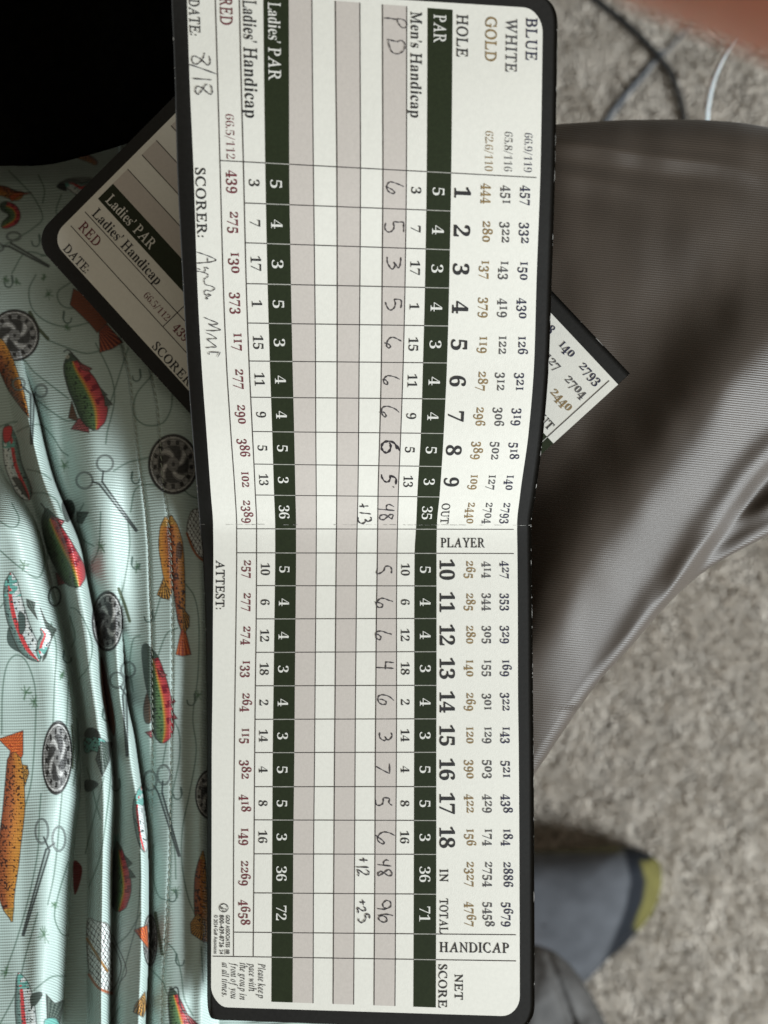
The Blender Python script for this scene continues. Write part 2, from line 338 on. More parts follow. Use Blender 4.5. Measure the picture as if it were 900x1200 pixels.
def shirt_z(X, Y):
    e1, e2, e3, l2 = E1(Y), E2(Y), E3(Y), L2(Y)
    k1 = sstep(520, 620, Y); k2 = sstep(400, 520, Y); k3 = sstep(660, 850, Y)
    base = -46+24*sstep(430, 640, Y)*sstep(250, 200, X)-75*sstep(520, 230, Y)
    base = base+8*(vnoise(X/60, Y/90, 1)-.5)+3.5*(vnoise(X/24, Y/60, 7)-.5)
    # soft ridges of the upper middle part
    base = base+9*sstep(430, 520, Y)*sstep(760, 640, Y)*np.exp(-((X-112-(Y-540)*.10)/20)**2)
    base = base-7*sstep(430, 520, Y)*np.exp(-((X-150-(Y-540)*.05)/14)**2)*sstep(900, 760, Y)
    base = base-9*sstep(470, 540, Y)*sstep(690, 610, Y)*np.exp(-((X-82-(Y-560)*.2)/9)**2)
    D = base+10*sstep(600, 700, Y)*np.exp(-((X-236)/9)**2)-16*sstep(240, 258, X)
    D = D-48*k3*np.exp(-np.clip(X-e3, 0, 99)/7.0)
    Cc = base+3*k3+36*k3*np.sin(np.clip((X-e2)/np.maximum(e3-e2, 8), 0, 1)**.8*math.pi*.62)-8*k3-k3*drop(e3-X, 10, 50)
    Cc = Cc-sstep(860, 960, Y)*7*np.exp(-((X-153)/8)**2)
    Cc = Cc-k2*44*np.exp(-np.clip(X-e2, 0, 99)/6.0)
    w3 = np.where(X < e3, 1.0, 0.0)
    z = np.where(X < e3, Cc, D)
    z = np.where(k3 < .02, np.where(X > e3, D, Cc), z)
    zB = base-34*k2+66*k2*sstep(0, .62, (X-l2)/np.maximum(e2-l2, 10))-k2*drop(e2-X, 14, 60)
    z = np.where(X < e2, zB, z)
    zA = base+40-.05*X-drop(e1-X, 40, 66)+2.5*np.sin(X/26+Y/240)-1.5*np.exp(-((X-20-(Y-900)*.04)/12)**2)*sstep(850, 1000, Y)
    z = np.where(X < e1, np.where(k1 > 0, z*(1-k1)+zA*k1, z), z)
    z = z-3*np.exp(-((X-np.interp(Y, SY, S1X))/2.2)**2)-2*np.exp(-((X-np.interp(Y, SY, S2X))/1.8)**2)*(Y > 425)
    z = z+14*sstep(230, 190, Y)*0-30*sstep(215, 160, Y)
    return z
SY = [400, 440, 480, 520, 560, 600, 640, 700, 740, 800, 860, 920, 1000, 1090, 1150, 1240]
S1X = [143, 152, 157, 161, 166, 171, 174.5, 176, 178, 178.5, 179, 179, 177, 175, 176, 177]
S2X = [170, 178, 185, 188, 190, 196, 200, 202, 202, 202, 201, 200, 199, 195, 191, 189]

XX, YY = np.meshgrid(gx, gy)
IMG = np.ones(XX.shape+(3,))*np.array([0.44, 0.545, 0.51])
IMG *= (1+.04*(vnoise(XX/40, YY/40, 20)-.5))[..., None]
def box(x0, y0, x1, y1, pad=3):
    j0, j1 = np.searchsorted(gx, [x0-pad, x1+pad]); i0, i1 = np.searchsorted(gy, [y0-pad, y1+pad])
    return slice(i0, i1), slice(j0, j1)
def blend(sl, m, col, a=1.0):
    m = (m*a)[..., None]; IMG[sl] = IMG[sl]*(1-m)+np.asarray(col)*m
def segd(pts, X, Y):
    d = np.full(X.shape, 1e9)
    for (x0, y0), (x1, y1) in zip(pts[:-1], pts[1:]):
        dx, dy = x1-x0, y1-y0; L_ = dx*dx+dy*dy+1e-9
        t = np.clip(((X-x0)*dx+(Y-y0)*dy)/L_, 0, 1); d = np.minimum(d, np.hypot(X-x0-t*dx, Y-y0-t*dy))
    return d
def stroke(pts, w, col, a=1.0, sm=True, closed=False):
    p = smooth_pts(pts, 7, closed) if sm and len(pts) > 2 else np.array(pts, float)
    if closed: p = np.vstack([p, p[:1]])
    sl = box(p[:, 0].min()-w, p[:, 1].min()-w, p[:, 0].max()+w, p[:, 1].max()+w)
    if XX[sl].size == 0: return
    blend(sl, np.clip((w/2+.55-segd(p, XX[sl], YY[sl]))/1.1, 0, 1), col, a)
def inside(p, X, Y):
    c = np.zeros(X.shape, bool)
    for (x0, y0), (x1, y1) in zip(p, np.roll(p, -1, 0)):
        k = (y0 > Y) != (y1 > Y); c ^= k & (X < (x1-x0)*(Y-y0)/(y1-y0+1e-12)+x0)
    return c
def poly(pts, col, a=1.0, sm=True, outline=None, tex=None, ow=1.0):
    p = smooth_pts(pts, 6, True) if sm else np.array(pts, float)
    sl = box(p[:, 0].min(), p[:, 1].min(), p[:, 0].max(), p[:, 1].max())
    if XX[sl].size == 0: return
    X, Y = XX[sl], YY[sl]; ins = inside(p, X, Y); d = segd(np.vstack([p, p[:1]]), X, Y)
    m = np.clip(np.where(ins, .5+d, .5-d), 0, 1)
    c = np.asarray(col)
    if tex: c = tex(X, Y)
    blend(sl, m, c, a)
    if outline is not None: blend(sl, np.clip((ow/2+.5-d), 0, 1), outline, .85)
def ell(cx, cy, rx, ry, w, col, rot=0, a=1.0):
    t = np.linspace(0, 2*math.pi, 30); x = rx*np.cos(t); y = ry*np.sin(t)
    stroke(np.stack([cx+x*math.cos(rot)-y*math.sin(rot), cy+x*math.sin(rot)+y*math.cos(rot)], -1), w, col, a, sm=False)
DK = (0.035, 0.045, 0.042); LN = (0.10, 0.17, 0.135); GR = (0.085, 0.17, 0.10); OR = (0.55, 0.22, 0.035); BR = (0.22, 0.055, 0.02)
WHT = (0.74, 0.78, 0.76); PK = (0.62, 0.07, 0.075); TE = (0.16, 0.42, 0.37); OL = (0.075, 0.10, 0.06)
def fish(spine, widths, style, flip=1):
    """trout: spine head -> tail, half widths; style rainbow / brown / silver; flip = side of the belly colour"""
    sp = smooth_pts(spine, 8); n = len(sp); w = pchip(np.linspace(0, 1, len(widths)), widths)(np.linspace(0, 1, n)); tt_ = np.linspace(0, 1, n); w = w*np.sqrt(np.clip(tt_/.10, .12, 1))*np.sqrt(np.clip((1-tt_)/.07, .12, 1))
    T = np.gradient(sp, axis=0); T /= np.linalg.norm(T, axis=1)[:, None]; Nn = np.stack([-T[:, 1], T[:, 0]], -1)
    p = np.vstack([sp+Nn*w[:, None], (sp-Nn*w[:, None])[::-1]])
    sl = box(p[:, 0].min(), p[:, 1].min(), p[:, 0].max(), p[:, 1].max())
    X, Y = XX[sl], YY[sl]
    if X.size == 0: return
    bi = np.zeros(X.shape, int); bd = np.full(X.shape, 1e9)
    for i in range(n):
        d = (X-sp[i, 0])**2+(Y-sp[i, 1])**2; k = d < bd; bd[k] = d[k]; bi[k] = i
    s = bi/(n-1); v = flip*((X-sp[bi, 0])*Nn[bi, 0]+(Y-sp[bi, 1])*Nn[bi, 1])/np.maximum(w[bi], .8)
    def mixc(stops):
        xs = [q[0] for q in stops]; return np.stack([np.interp(v, xs, [q[1][k] for q in stops]) for k in range(3)], -1)
    nz = vnoise(X/1.6, Y/1.6, 31); n2 = vnoise(X/3.2, Y/3.2, 32)
    if style == 'rainbow':
        c = mixc([(-1, (0.03, 0.05, 0.035)), (-.6, (0.07, 0.12, 0.06)), (0.0, (0.10, 0.19, 0.08)), (.07, (0.22, 0.22, 0.06)), (.17, (0.50, 0.28, 0.05)), (.30, (0.55, 0.10, 0.05)), (.55, (0.50, 0.06, 0.07)), (1, (0.36, 0.05, 0.06))])
        c = np.where(((v < .0) & (nz > .74))[..., None], (0.02, 0.035, 0.025), c)
        c = np.where(((v > .35) & (np.sin(s*46+v*2) > .35) & (s < .75))[..., None], (0.22, 0.015, 0.03), c)
        c = np.where((s < .14)[..., None], np.array([0.05, 0.08, 0.06])*(.6+nz[..., None]), c)
    elif style == 'brown':
        c = mixc([(-1, (0.18, 0.045, 0.02)), (-.3, (0.30, 0.09, 0.03)), (.2, (0.42, 0.16, 0.035)), (1, (0.52, 0.24, 0.045))])
        c = np.where(((nz*.8+n2*.2 > .72-.10*(v < 0)))[..., None], (0.05, 0.018, 0.012), c)
        c = np.where((s < .12)[..., None], np.array([0.40, 0.22, 0.05])*(.4+nz[..., None]), c)
    else:
        c = mixc([(-1, (0.09, 0.12, 0.11)), (-.5, (0.18, 0.30, 0.27)), (-.35, PK), (-.05, PK), (.02, (0.55, 0.66, 0.66)), (.7, WHT), (1, (0.45, 0.52, 0.52))])
        c = np.where(((nz > .78))[..., None], (0.04, 0.06, 0.06), c)
        c = np.where(((s < .3) & (n2 > .5))[..., None], TE, c)
    ins = inside(p, X, Y); d = segd(np.vstack([p, p[:1]]), X, Y)
    blend(sl, np.clip(np.where(ins, .5+d, .5-d), 0, 1), c)
    blend(sl, np.clip(1.05-d, 0, 1), (0.03, 0.03, 0.025), .8)
    return
def fin(pts, style):
    def tex(X, Y):
        cx, cy = pts[0]; a = np.arctan2(Y-cy, X-cx); st = (np.sin(a*44) > .1)[..., None]
        c1, c2 = {'brown': ((0.50, 0.26, 0.06), (0.05, 0.03, 0.02)), 'red': ((0.42, 0.10, 0.04), (0.14, 0.02, 0.02)), 'orange': ((0.62, 0.16, 0.04), (0.34, 0.05, 0.02)),
                  'grey': ((0.11, 0.14, 0.12), (0.05, 0.07, 0.06)), 'pink': ((0.45, 0.12, 0.12), (0.10, 0.02, 0.03))}[style]
        return np.where(st, c1, c2)
    poly(pts, (0, 0, 0), tex=tex, sm=False, outline=(0.03, 0.025, 0.02))
def reel(cx, cy, rx, ry, rot=0):
    t = np.linspace(0, 2*math.pi, 28, endpoint=False); cr, sr = math.cos(rot), math.sin(rot)
    pts = [(cx+rx*math.cos(a)*cr-ry*math.sin(a)*sr, cy+rx*math.cos(a)*sr+ry*math.sin(a)*cr) for a in t]
    def tex(X, Y):
        dx, dy = X-cx, Y-cy; px = (dx*cr+dy*sr)/rx; py = (-dx*sr+dy*cr)/ry; r = np.hypot(px, py); a = np.arctan2(py, px)
        g = np.full(X.shape, .055)
        g = np.where((r > .92), .03, g); g = np.where((r > .86) & (r < .92), .38, g)
        hole = (np.sin(a*13) > .3) & (r > .66) & (r < .82); g = np.where(hole, .02, g)
        g = np.where(~hole & (r > .64) & (r < .84), .13+.14*vnoise(X/2, Y/2, 40), g)
        sw = np.sin(a*4+r*7.5); g = np.where((r < .62) & (r > .24), np.where(sw > .72, .42, np.where(sw > .1, .16, .035)), g)
        g = np.where((r < .24), .17, g); g = np.where((r < .07), .03, g)
        g = g*(.7+.6*vnoise(X/2.4, Y/2.4, 41))
        return g[..., None]*np.array([1, 1, .96])
    poly(pts, (0, 0, 0), tex=tex, outline=(0.015, 0.015, 0.015), ow=1.4)
def hemo(r1, r2, piv, tip, rad, col=(0.055, 0.07, 0.068), asp=1.0):
    for r in (r1, r2): ell(r[0], r[1], rad, rad*asp, 2.4, col); ell(r[0], r[1], rad, rad*asp, .7, (0.30, 0.36, 0.34))
    piv = np.array(piv, float); tip = np.array(tip, float); d = (tip-piv); d /= np.linalg.norm(d); n = np.array([-d[1], d[0]])
    for r, s_ in ((r1, 1), (r2, -1)):
        r = np.array(r, float); e = r+(piv-r)/np.linalg.norm(piv-r)*rad
        stroke([e, piv-n*s_*2], 2.2, col, sm=False); stroke([piv-n*s_*2.2, tip-n*s_*.8], 2.4, col, sm=False)
    stroke([piv, piv+(tip-piv)*.55], 1.0, (0.26, 0.32, 0.30), sm=False)
def net(pts, lines=9):
    p = np.array(pts, float)
    def tex(X, Y):
        a = np.sin((X*1.1+Y*.5)*.66+np.sin(Y/9)*1.2); b = np.sin((X*.9-Y*.62)*.66+np.sin(X/7))
        m = (np.abs(a) < .28) | (np.abs(b) < .28)
        return np.where(m[..., None], (0.05, 0.045, 0.04), WHT)
    poly(pts, WHT, tex=tex, outline=(0.06, 0.045, 0.03), ow=1.3)
def fly(x, y, s=1.0, seed=0, col=GR):
    r = np.random.default_rng(seed)
    for _ in range(14):
        a = r.uniform(0, 6.28); q = r.uniform(3, 8)*s
        stroke([(x, y), (x+math.cos(a)*q*.8, y+math.sin(a)*q)], 1.3, col, .65, sm=False)
def hook(x, y, s=1.0, f=1, col=(0.085, 0.14, 0.12)):
    stroke([(x, y-9*s), (x-1*f*s, y+2*s), (x+3*f*s, y+8*s), (x+9*f*s, y+7*s), (x+11*f*s, y+1*s)], 1.7, col)
    stroke([(x, y-8*s), (x-1*f*s, y+1*s)], 3.4*s, col, .8)

# fly line wandering all over the cloth
for L_ in ([(10, 200), (25, 215), (40, 232), (50, 255), (38, 268), (22, 278), (0, 290)], [(45, 205), (52, 222), (50, 238)], [(72, 228), (66, 245), (68, 258)],
    [(55, 300), (30, 296), (14, 320)], [(42, 322), (34, 340), (38, 362), (55, 377), (80, 383), (105, 378)], [(84, 330), (68, 342), (70, 355), (80, 361), (95, 359)],
    [(48, 300), (60, 297), (66, 285)], [(55, 398), (75, 406), (100, 414), (122, 410)], [(15, 420), (28, 422), (40, 436), (58, 450), (80, 467)], [(45, 470), (60, 482), (78, 493), (92, 492)],
    [(0, 500), (10, 496), (20, 494)], [(20, 506), (32, 500), (48, 498), (62, 512), (72, 528), (80, 534)], [(32, 550), (48, 554), (60, 562)], [(36, 578), (52, 578), (66, 586), (72, 600)],
    [(0, 611), (12, 618), (20, 616), (22, 606), (14, 590)], [(0, 645), (22, 664), (44, 677), (52, 660), (50, 640)], [(55, 640), (56, 655)], [(0, 712), (10, 700), (22, 690)],
    [(2, 860), (3, 810), (8, 780), (18, 768), (30, 774), (40, 800), (42, 830), (40, 880), (36, 920), (28, 950)], [(60, 730), (66, 760), (64, 800), (62, 850)], [(80, 800), (78, 850), (74, 880)],
    [(48, 930), (46, 960), (44, 1000), (34, 1050), (20, 1100), (6, 1140)], [(75, 900), (70, 960), (64, 1020), (56, 1060)], [(90, 842), (92, 880), (86, 920)],
    [(112, 402), (130, 440), (134, 470), (126, 505), (124, 520)], [(150, 408), (130, 470), (125, 484)], [(178, 440), (160, 462), (157, 485), (170, 498), (190, 496), (200, 480), (202, 462)],
    [(133, 552), (150, 542), (175, 536)], [(98, 590), (92, 605), (96, 630), (110, 640)], [(153, 600), (158, 575), (170, 568), (190, 570)], [(212, 570), (222, 580), (232, 584)],
    [(118, 600), (116, 640), (108, 660)], [(150, 610), (152, 640), (146, 680), (140, 705)], [(188, 700), (180, 728)], [(208, 736), (196, 742), (188, 760), (184, 775)],
    [(218, 685), (228, 700), (233, 730), (232, 790), (226, 840), (230, 880), (222, 930), (214, 970), (213, 1010), (220, 1050), (230, 1075)],
    [(203, 842), (210, 860), (210, 890), (202, 930), (200, 960), (205, 1000), (206, 1030)], [(164, 745), (156, 750), (152, 780), (156, 810)], [(195, 870), (190, 900)],
    [(180, 990), (180, 1030), (186, 1050), (196, 1055)], [(83, 712), (90, 715), (100, 730), (108, 755), (104, 780), (92, 796)], [(82, 722), (88, 745), (84, 758)],
    [(132, 1180), (150, 1120), (160, 1080), (164, 1040), (164, 1000)], [(133, 1110), (150, 1095), (165, 1070)], [(102, 900), (112, 940), (118, 960)], [(100, 1000), (112, 950), (122, 910)],
    [(40, 1160), (60, 1145), (76, 1144)], [(176, 1135), (190, 1150), (196, 1165)], [(190, 1100), (205, 1115), (212, 1140), (216, 1170), (226, 1190)], [(236, 1110), (238, 1150)],
    [(80, 1010), (68, 1050), (64, 1075), (72, 1094), (80, 1096)], [(130, 900), (128, 930), (118, 1000), (104, 1040)], [(0, 1200), (20, 1160), (30, 1120), (44, 1070)], [(122, 1212), (140, 1180)]):
    stroke(L_, 1.8, LN, .8)
for a in ((6, 328), (20, 330)): fly(*a, .8, int(a[0]))
for i, a in enumerate(((57, 345, .9), (78, 384, .8), (28, 662, 1), (73, 790, .9), (30, 812, 1.2), (40, 822, 1.0), (118, 640, 1.2), (75, 545, 1.0), (160, 665, .9), (52, 1096, 1.5), (8, 1140, 1.1), (205, 1045, 1.2), (64, 1060, .8), (232, 815, 1.0), (52, 325, .6))): fly(a[0], a[1], a[2], i+5)
for a in ((164, 440), (155, 660), (155, 560), (178, 722), (212, 930), (207, 1125), (46, 282), (75, 372), (228, 820), (206, 1050), (75, 770), (140, 920), (121, 838), (14, 330)): hook(a[0], a[1], .8, 1 if a[0] % 2 else -1)
# pine-green rod pieces
stroke([(35, 366), (45, 385), (56, 397)], 4.2, OL, sm=False); stroke([(139, 690), (146, 708), (152, 728)], 3.6, OL, sm=False); stroke([(84, 850), (86, 876), (85, 900)], 2.2, OL, sm=False); stroke([(182, 1070), (186, 1095), (190, 1118)], 4, OL, sm=False)
# motifs
fin([(110, 380), (116, 386), (117, 413), (131, 409), (144, 401), (130, 385), (118, 372)], 'red'); poly([(86, 338), (100, 345), (112, 360), (126, 378), (114, 390), (104, 378), (82, 357)], BR, sm=False, outline=DK)
fish([(-14, 222), (4, 224), (18, 229), (28, 226)], [5, 6, 6, 2], 'brown'); fin([(10, 230), (16, 226), (37, 226), (24, 229), (14, 236)], 'orange'); fish([(0, 240), (14, 246), (16, 256), (2, 266)], [6, 7, 7, 4], 'rainbow', -1)
fish([(72, 216), (84, 216), (96, 222), (112, 214)], [3, 7, 8, 6], 'silver'); poly([(66, 219), (74, 212), (78, 224)], DK); poly([(70, 214), (86, 208), (110, 208), (100, 214), (84, 215)], (0.12, 0.13, 0.12), .8); fish([(88, 182), (102, 185), (114, 192)], [2, 4, 3], 'brown')
reel(17, 393, 29, 30)
fish([(-8, 396), (4, 420), (16, 450), (34, 489)], [9, 10, 9, 1], 'brown', -1)
hemo((48, 458), (22, 450), (38, 462), (37, 520), 7); hemo((16, 277), (-4, 290), (12, 287), (57, 312), 8, asp=.6)
poly([(84, 470), (80, 490), (92, 494)], (0.10, 0.05, 0.03), sm=False, outline=DK)
fin([(104, 492), (92, 490), (83, 503), (90, 504), (104, 507)], 'pink')
fish([(82, 414), (86, 432), (98, 455), (108, 478), (112, 504)], [4, 12, 17.5, 18, 9], 'rainbow', -1)
fin([(92, 424), (108, 432), (104, 435), (96, 433)], 'pink'); fin([(117, 454), (126, 463), (121, 464)], 'grey'); fin([(122, 462), (132, 474), (123, 476)], 'grey')
stroke([(75, 412), (80, 410), (88, 418), (92, 424)], 1.6, DK); ell(79, 418, 1.6, 1.6, 1.2, (0.5, .5, .4))
hemo((123, 543), (99, 563), (118, 566), (160, 622), 9.5)
fish([(8, 498), (12, 520), (16, 545), (26, 570), (34, 586)], [5, 9, 10, 10, 5], 'silver', 1); poly([(4, 502), (14, 500), (12, 515), (5, 518)], PK, sm=True, outline=DK); poly([(14, 560), (24, 562), (34, 584), (26, 578)], (0.06, 0.06, 0.05), .9)
poly([(72, 590), (84, 586), (88, 600), (78, 612)], (0.05, .07, .06), sm=True); fin([(90, 600), (104, 600), (96, 614), (90, 612)], 'grey')
fin([(78, 676), (65, 671), (68, 686), (84, 682)], 'pink'); fish([(54, 596), (60, 618), (72, 645), (84, 668), (92, 688)], [5, 11, 15.5, 16, 8], 'rainbow', -1); stroke([(48, 590), (55, 600), (56, 612)], 1.8, DK); fin([(58, 604), (76, 610), (72, 616)], 'pink')
reel(126, 728, 18, 35); reel(203, 544, 29, 35); reel(67, 888, 17.5, 43, .04); reel(247, 931, 18, 29); reel(176, 1102, 8, 30)
hemo((137, 797), (150, 785), (146, 815), (149, 886), 8.2, asp=1.1); hemo((49, 974), (69, 983), (56, 996), (27, 1096), 7.5, asp=1.9); hemo((192, 908), (176, 915), (188, 930), (210, 1003), 7.5, asp=1.5)
ell(64, 699, 7, 11, 2.2, DK)
# silver trout with pink stripe
fin([(44, 726), (32, 710), (31, 702), (41, 706), (40, 714)], 'grey'); fin([(56, 742), (47, 712), (54, 728), (66, 738), (60, 750), (54, 770), (50, 775)], 'grey'); poly([(10, 735), (8, 750), (14, 760), (28, 765), (16, 745)], (0.07, .10, .09))
fish([(13, 671), (14, 695), (20, 725), (32, 755), (46, 775)], [5, 10, 12, 12, 4], 'silver', -1); fish([(46, 772), (50, 756), (54, 744), (48, 736)], [3, 7, 6, 2], 'silver', 1); poly([(22, 718), (29, 722), (29, 738), (23, 742)], (0.09, 0.13, 0.12), outline=DK)
# orange trout lower left
fin([(12, 880), (-2, 866), (10, 862), (27, 856), (27, 884), (22, 895), (8, 900)], 'orange'); fin([(26, 900), (25, 896), (32, 897), (34, 906), (27, 928)], 'brown')
fish([(14, 1080), (8, 1050), (10, 1000), (16, 950), (17, 905), (16, 882)], [3, 9, 13.5, 13, 10, 7], 'brown', 1)
# brown trout right of the seam and its second body
fin([(192, 676), (184, 697), (190, 701), (198, 703), (203, 692)], 'brown'); fish([(195, 606), (194, 640), (198, 668), (201, 692)], [6, 8, 8, 4], 'brown', 1)
fin([(213, 735), (206, 767), (214, 769), (224, 767), (217, 737)], 'orange'); fish([(200, 604), (206, 640), (210, 690), (213, 738)], [4, 8.5, 7, 3.5], 'brown', -1); poly([(208, 636), (214, 640), (212, 655), (206, 650)], (0.10, .045, .02)); fin([(214, 712), (222, 722), (222, 734), (216, 742)], 'brown')
net([(224, 600), (234, 596), (244, 598), (246, 650), (234, 652), (226, 640), (219, 622)])
stroke([(219, 625), (226, 643), (234, 654), (246, 660)], 2.6, (.3, .1, .04))
# rainbow on the seam
poly([(168, 830), (172, 812), (178, 815), (177, 845), (170, 846)], (.09, .05, .03), outline=DK); fin([(180, 855), (170, 858), (178, 866)], 'pink')
fish([(174, 758), (180, 785), (188, 820), (191, 850), (190, 871)], [5, 11, 13, 13, 7], 'rainbow', -1); poly([(166, 760), (174, 756), (178, 780), (177, 820), (170, 800)], (.05, .075, .06), outline=DK); fin([(184, 784), (196, 791), (190, 794)], 'pink'); fin([(200, 815), (206, 822), (202, 826)], 'pink'); fin([(201, 832), (208, 842), (202, 844)], 'pink')
# pieces on the lower folds
poly([(99, 862), (104, 853), (114, 856), (118, 866), (110, 870)], (.05, .06, .055), outline=DK); poly([(99, 866), (112, 864), (125, 870), (120, 884), (110, 880), (100, 882)], TE, tex=lambda X, Y: np.where((vnoise(X/2, Y/2, 60) > .6)[..., None], (.03, .05, .05), TE), outline=DK); fin([(118, 870), (131, 870), (128, 892), (120, 910), (112, 890)], 'grey'); poly([(100, 915), (110, 915), (115, 920), (106, 927), (100, 926)], (.05, .06, .055), outline=DK)
fish([(167, 920), (162, 945), (165, 975), (170, 998)], [3, 6.5, 6, 4], 'silver', -1)
poly([(136, 980), (140, 985), (136, 1070), (133, 1068), (133, 985)], TE, .6); fish([(137, 986), (140, 1010), (143, 1040), (138, 1068)], [2, 8, 11, 8], 'rainbow', -1); fin([(146, 1002), (155, 1012), (150, 1016)], 'grey'); fin([(152, 1018), (159, 1028), (152, 1029)], 'grey')
net([(103, 1078), (114, 1080), (128, 1086), (131, 1120), (131, 1164), (118, 1158), (106, 1145), (102, 1110)]); stroke([(102, 1100), (114, 1120), (126, 1138)], 3, (.30, .16, .05)); stroke([(104, 1142), (116, 1158), (131, 1164)], 3, (.38, .12, .05)); stroke([(132, 1105), (142, 1130), (138, 1150), (132, 1160)], 1.3, DK); stroke([(132, 1096), (148, 1135), (140, 1152)], 1.1, DK)
fin([(174, 1112), (157, 1090), (173, 1084)], 'orange'); fin([(170, 1162), (158, 1178), (156, 1186), (168, 1192), (172, 1180)], 'brown')
fish([(238, 997), (235, 1030), (236, 1070), (241, 1104)], [2, 7, 8, 6], 'brown', -1); fin([(240, 1078), (231, 1070), (223, 1082), (224, 1094), (236, 1102), (241, 1095)], 'brown')
fish([(22, 1140), (27, 1160), (30, 1190), (34, 1230)], [3, 9, 12, 12], 'silver', -1); fin([(56, 1210), (54, 1165), (64, 1176), (75, 1172), (70, 1200), (68, 1220)], 'grey'); poly([(36, 1166), (46, 1162), (50, 1166), (42, 1178), (36, 1178)], (.06, .08, .07)); poly([(52, 1196), (66, 1194), (72, 1210), (56, 1214)], TE, outline=DK)
fish([(200, 1157), (206, 1180), (214, 1210), (222, 1235)], [3, 9, 13, 12], 'rainbow', -1); stroke([(200, 1160), (208, 1158), (212, 1180), (226, 1198)], 1.8, DK); fin([(216, 1185), (232, 1200), (224, 1204)], 'pink')
poly([(86, 1010), (96, 1016), (94, 1034), (87, 1048)], (.16, .03, .03)); poly([(118, 770), (126, 800), (134, 840), (134, 862), (128, 850), (120, 815)], (.22, .06, .02), outline=DK)

ZS = shirt_z(XX, YY)
V = P(XX, YY, ZS).reshape(-1, 3)
mesh('shirt', V, gridF(len(gy), len(gx)), M['shirt'], person, smooth=True, col=IMG.reshape(-1, 3), uv=np.stack([XX.ravel(), YY.ravel()+ZS.ravel()*.25], -1), label='shiny pale mint satin shirt printed with trout, reels and forceps')
def seam(xs, y0, y1, pitch=8.6, w=1.1):
    Vs = []; F = []
    y = y0
    while y < y1:
        a = np.interp(y, SY, xs); b = np.interp(y+pitch*.66, SY, xs)
        pts = [(a-.7, y), (b+.7, y+pitch*.66)]
        q = np.linspace(0, 1, 5); n0 = len(Vs)
        for t in q:
            u = pts[0][0]*(1-t)+pts[1][0]*t; v = pts[0][1]*(1-t)+pts[1][1]*t
            z = float(shirt_z(np.array([[u]]), np.array([[v]]))[0, 0])+.35+1.0*math.sin(t*math.pi)
            for dx, dz in ((-w/2, 0), (0, .5), (w/2, 0)): Vs.append(P(u+dx, v, z+dz))
        for k in range(4):
            a0 = n0+k*3; F += [(a0, a0+3, a0+4, a0+1), (a0+1, a0+4, a0+5, a0+2)]
        y += pitch+random.uniform(-.4, .4)
    return np.array(Vs), F
for xs, y0, y1, lab in ((S1X, 405, 1225, 'left stitched seam of the shirt'), (S2X, 432, 1225, 'right stitched seam of the shirt')):
    Vs, F = seam(xs, y0, y1); mesh('seam_stitching', Vs, F, M['thread'], person, smooth=True, kind='stuff', label=lab)

# black fabric in the top left corner
blackp = [(-260, -260), (330, -260), (330, 60), (262, 128), (215, 150), (190, 156), (150, 168), (122, 177), (95, 184), (66, 192), (40, 195), (10, 194), (-30, 196), (-260, 200)]
dome('black_garment', blackp, (60, -20), -30, -60, M['black'], None, power=6, relief=lambda U, Vv: 10*(vnoise(U/50, Vv/50, 44)-.5), n=220, cat='garment', label='black garment filling the dark top left corner above the fish print shirt')

# out-of-focus fingertip close to the lens, top right
def finger():
    z0 = 675.0
    pts = [(1250, -20), (1060, -88), (905, -122), (790, -140), (705, -150)]
    kz = (H-z0)/H
    tube('hand', [(p[0], p[1], z0-18*i) for i, p in enumerate(pts)], [44, 43, 40, 37, 22], M['skin'], person, K=20, label='out of focus fingertip at the top right corner')
finger()

